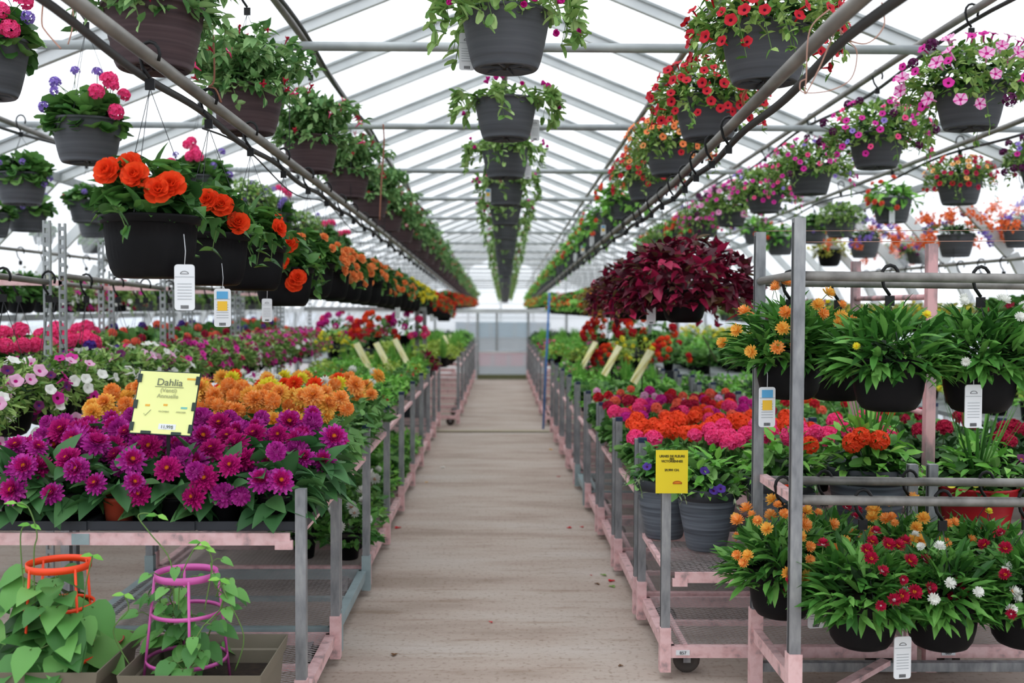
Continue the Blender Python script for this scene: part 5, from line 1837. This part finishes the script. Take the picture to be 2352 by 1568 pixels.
# glimpses of tall frames near the end of the left petunia row
t = thing('hanging_rack', 'empty grey goal shaped rack frame in the left distance', 'rack', (-1.9, 13.17, 0))
for x in (.87, .96):
    b_ = MB(); b_.box((x, 0, .72), (.05, .05, 1.44), GALV); obj('post', b_, t)
b_ = MB(); b_.box((.23, 0, 1.46), (1.5, .04, .05), GALV2); obj('cross_bar', b_, t)
t = thing('hanging_rack', 'grey rack frame in the right distance behind the red bushes', 'rack', (1.9, 13.6, 0))
for x in (0, .35):
    b_ = MB(); b_.box((x, 0, .7), (.045, .045, 1.4), GALV); obj('post', b_, t)
b_ = MB(); b_.box((.17, 0, 1.42), (.6, .05, .05), GALV2); obj('cross_bar', b_, t)

# ================================================================== LEFT FOREGROUND: planter boxes, cages and vines
def planter_box(x0, x1, y0, y1, z, label):
    t = thing('planter_box', label, 'planter box', ((x0 + x1) / 2, (y0 + y1) / 2, 0))
    b_ = MB()
    w, d_ = (x1 - x0) / 2, (y1 - y0) / 2
    def loop(s_, zz):
        return [(-w * s_, -d_ * s_, zz), (w * s_, -d_ * s_, zz), (w * s_, d_ * s_, zz), (-w * s_, d_ * s_, zz)]
    rings = [loop(.80, 0), loop(.94, z - .05), loop(.97, z - .048), loop(1.0, z), loop(.985, z), loop(.955, z - .045), loop(.925, z - .05), loop(.9, z - .10)]
    V = [v for r_ in rings for v in r_]
    F = []
    for i in range(len(rings) - 1):
        for k_ in range(4):
            F.append((i * 4 + k_, i * 4 + (k_ + 1) % 4, (i + 1) * 4 + (k_ + 1) % 4, (i + 1) * 4 + k_))
    F.append((3, 2, 1, 0))
    b_.put(V, F, OLIVE, False)
    for sx in (-.35, .35):
        b_.box((sx * w * 2 * .7, -d_ * .95, z - .03), (.012, .012, .05), OLIVE)
    obj('box', b_, t)
    b_ = MB()
    b_.put([(-w * .88, -d_ * .88, z - .09), (w * .88, -d_ * .88, z - .09), (w * .88, d_ * .88, z - .09), (-w * .88, d_ * .88, z - .09)], [(0, 1, 2, 3)], SOIL, False)
    obj('soil', b_, t)
    return t
pA, pB = at(270, 1552, 3.18), at(640, 1466, 3.56)
planter_box(pA.x, -.715, 3.17, 3.58, .39, 'olive grey planter box with the pink cage, bottom left')
planter_box(-1.86, at(232, 1540, 3.2).x, 3.17, 3.58, .40, 'olive grey planter box with the orange cage, bottom left corner')
def cage(cx_, cy_, z0, z1, r0, r1, m, label, rings=3, legs=4, ph=.4):
    t = thing('plant_cage', label, 'plant cage', (cx_, cy_, z0))
    H = z1 - z0
    for i in range(rings):
        f = [1.0, .66, .22][i] if rings == 3 else 1 - i / rings
        r = r0 + (r1 - r0) * f
        z = H * f
        b_ = MB()
        hgt = .011 if i == 0 else .006
        V, F = [], []
        n_ = 40
        for k_ in range(n_):
            a = 2 * PI * k_ / n_
            for (rr, zz) in ((r, -hgt), (r, hgt), (r - .004, hgt), (r - .004, -hgt)):
                V.append((rr * math.cos(a), rr * math.sin(a), z + zz))
        for k_ in range(n_):
            j_ = (k_ + 1) % n_
            for q in range(4):
                F.append((k_ * 4 + q, j_ * 4 + q, j_ * 4 + (q + 1) % 4, k_ * 4 + (q + 1) % 4))
        b_.put(V, F, m)
        obj('ring', b_, t)
    for k_ in range(legs):
        a = ph + 2 * PI * k_ / legs
        b_ = MB()
        b_.tube([((r0 - .002) * math.cos(a), (r0 - .002) * math.sin(a), 0), ((r1 - .002) * math.cos(a), (r1 - .002) * math.sin(a), H)], .0045, m, 8)
        obj('leg', b_, t)
    return t
PKC = mat('pink cage plastic', '#c85aa4', .4)
ORC = mat('orange cage plastic', '#f0471c', .4)
cpk = at(428, 1300, 3.38)
cage(cpk.x, 3.38, .30, at(0, 1318, 3.38).z, .135, .098, PKC, 'pink plastic plant cage with three rings', ph=.35)
cor = at(135, 1290, 3.38)
cage(cor.x, 3.38, .30, at(0, 1296, 3.38).z, .125, .098, ORC, 'orange plastic plant cage among large leaves', ph=.9)
def vine(cx_, cy_, z0, label, n_, H, R, Lf, seed, up=None):
    rng = random.Random(seed)
    t = thing('climbing_bean', label, 'climbing plant', (cx_, cy_, z0))
    st, lf = MB(), MB()
    for i in range(n_):
        a = rng.random() * 2 * PI
        h = H * (.5 + .6 * rng.random())
        pts = []
        for k_ in range(12):
            s_ = k_ / 11
            q = a + s_ * rng.uniform(.8, 2.5)
            r = R * (.5 + .5 * math.sin(s_ * 3 + i)) * (1 - .3 * s_)
            pts.append(Vector((r * math.cos(q), r * math.sin(q), h * s_)))
        st.tube(pts, .0025, STEM, 5)
        for k_ in range(2, 12):
            p = pts[k_]
            b0_ = Vector((p.x + rng.gauss(0, .3) * R, p.y - .3 * R + rng.gauss(0, .3) * R, 0))
            d0 = b0_.normalized() * .8 + Vector((0, 0, -.35 + rng.gauss(0, .3)))
            e_ = p + Vector((d0.x, d0.y, .25)) * .05
            st.tube([p, (p + e_) / 2 + Vector((0, 0, .008)), e_], .0016, STEM, 4, caps=False)
            L_ = Lf * rng.uniform(.65, 1.15) * (1.1 - .45 * k_ / 11)
            lf.leaves([tuple(e_)], [tuple(d0)], [(d0.x * .6, d0.y * .6 - .4, .8)], L_, L_ * .82, L_BEAN, 'heart', droop=.3, fold=.12)
    if up:
        for path in up:
            st.tube(path, .0022, STEM, 5)
            e_ = Vector(path[-1])
            lf.leaves([tuple(e_)] * 2, [(1, -.2, -.2), (-.7, -.4, .2)], [(0, -.5, .8)] * 2, .035, .02, L_BRI, 'ovate')
    obj('stems', st, t)
    obj('leaves', lf, t)
    return t
def path_to(cx_, cy_, z0, pxs, Y):
    return [tuple(at(a, b2, Y) - Vector((cx_, cy_, z0))) for a, b2 in pxs]
def smooth(pts):
    P = [Vector(p) for p in pts]
    out = []
    for i in range(len(P) - 1):
        p0, p1, p2, p3 = P[max(i - 1, 0)], P[i], P[i + 1], P[min(i + 2, len(P) - 1)]
        for j in range(5):
            s_ = j / 5
            out.append(.5 * ((2 * p1) + (p2 - p0) * s_ + (2 * p0 - 5 * p1 + 4 * p2 - p3) * s_ * s_ + (3 * p1 - p0 - 3 * p2 + p3) * s_ ** 3))
    out.append(P[-1])
    return out
vine(cpk.x, 3.38, .30, 'climbing bean with small heart leaves twining up the pink cage', 9, .36, .16, .072, 3,
     up=[smooth(path_to(cpk.x, 3.38, .30, pp, 3.3)) for pp in (((400, 1400), (392, 1290), (345, 1225), (318, 1188), (330, 1178), (362, 1183)), ((470, 1400), (487, 1300), (480, 1265), (472, 1258)),
                                                ((410, 1400), (415, 1330), (440, 1270), (460, 1245)), ((540, 1540), (560, 1460), (520, 1370), (505, 1330)), ((300, 1530), (260, 1450), (295, 1400), (285, 1365)))])
vine(cor.x, 3.36, .30, 'climbing bean with large heart leaves round the orange cage', 7, .34, .14, .15, 5,
     up=[smooth(path_to(cor.x, 3.36, .30, pp, 3.3)) for pp in (((60, 1400), (48, 1270), (50, 1215), (70, 1205)), ((80, 1400), (78, 1270), (85, 1225), (65, 1165), (38, 1155)), ((190, 1400), (200, 1330), (213, 1275)))])
vine(-1.62, 3.36, .30, 'bean seedling with large leaves at the left edge', 3, .30, .12, .14, 9)
# terracotta bowl behind the orange cage
b_ = MB()
b_.lathe([(.001, 0), (.07, 0), (.095, .08), (.10, .085), (.094, .085)], mat('clay', '#b0604a', .7), 28)
b_.disc((0, 0, .075), .09, SOIL)
o = obj('clay_bowl', b_)
o.location = (at(190, 1400, 3.42).x, 3.5, .31)
tag(o, 'clay coloured bowl half hidden behind the orange cage', 'bowl')

# ================================================================== petals and debris on the aisle
PM = {'r': P_RED, 'w': P_WHI, 'y': P_YOR, 'g': L_PET, 'b': mat('dry leaf', '#6b4a2e', .9)}
for i, (px, py, c_, s_, lab) in enumerate(((1017, 1074, 'w', .05, 'white and red fallen flower on the aisle, left'), (1283, 1095, 'r', .03, 'red petal on the concrete right of centre'), (980, 1108, 'y', .03, 'yellow petal near the left carts'),
        (912, 1213, 'r', .045, 'red brown fallen petal beside the left cart'), (1308, 1213, 'r', .035, 'red petal in the aisle, left one of two'), (1337, 1211, 'r', .028, 'red petal in the aisle, right one of two'), (1265, 1033, 'y', .04, 'orange petals by the right carts'),
        (1387, 1322, 'g', .035, 'green leaf scrap near the right cart'), (1403, 1335, 'r', .04, 'dark red petal among scraps by the right cart'), (1407, 1348, 'g', .035, 'yellow green scrap by the right cart, lowest'), (1358, 1322, 'r', .014, 'tiny red speck left of the scraps'),
        (1372, 1342, 'b', .03, 'dry leaf beside the petals'), (905, 1505, 'b', .03, 'dark dry crumb in the lower left of the aisle'), (1128, 1430, 'r', .02, 'small red petal in the middle of the aisle'), (1425, 1530, 'b', .022, 'dark crumb in the lower right of the aisle'))):
    Yg = 1
    d_ = RCAM @ Vector(((px - 1176) / FPX, -(py - 784) / FPX, -1.0))
    p = CAM + d_ * (-1.5 / d_.z)
    b_ = MB()
    rosette(b_, [(3, s_ * .6, s_ * .5, 12, 0, 0, PM[c_], 'scrap', .1)])
    o = obj('fallen_petal' if c_ != 'b' else 'dry_leaf', b_)
    o.location = (p.x, p.y, .004)
    tag(o, lab, 'petal' if c_ != 'b' else 'leaf')
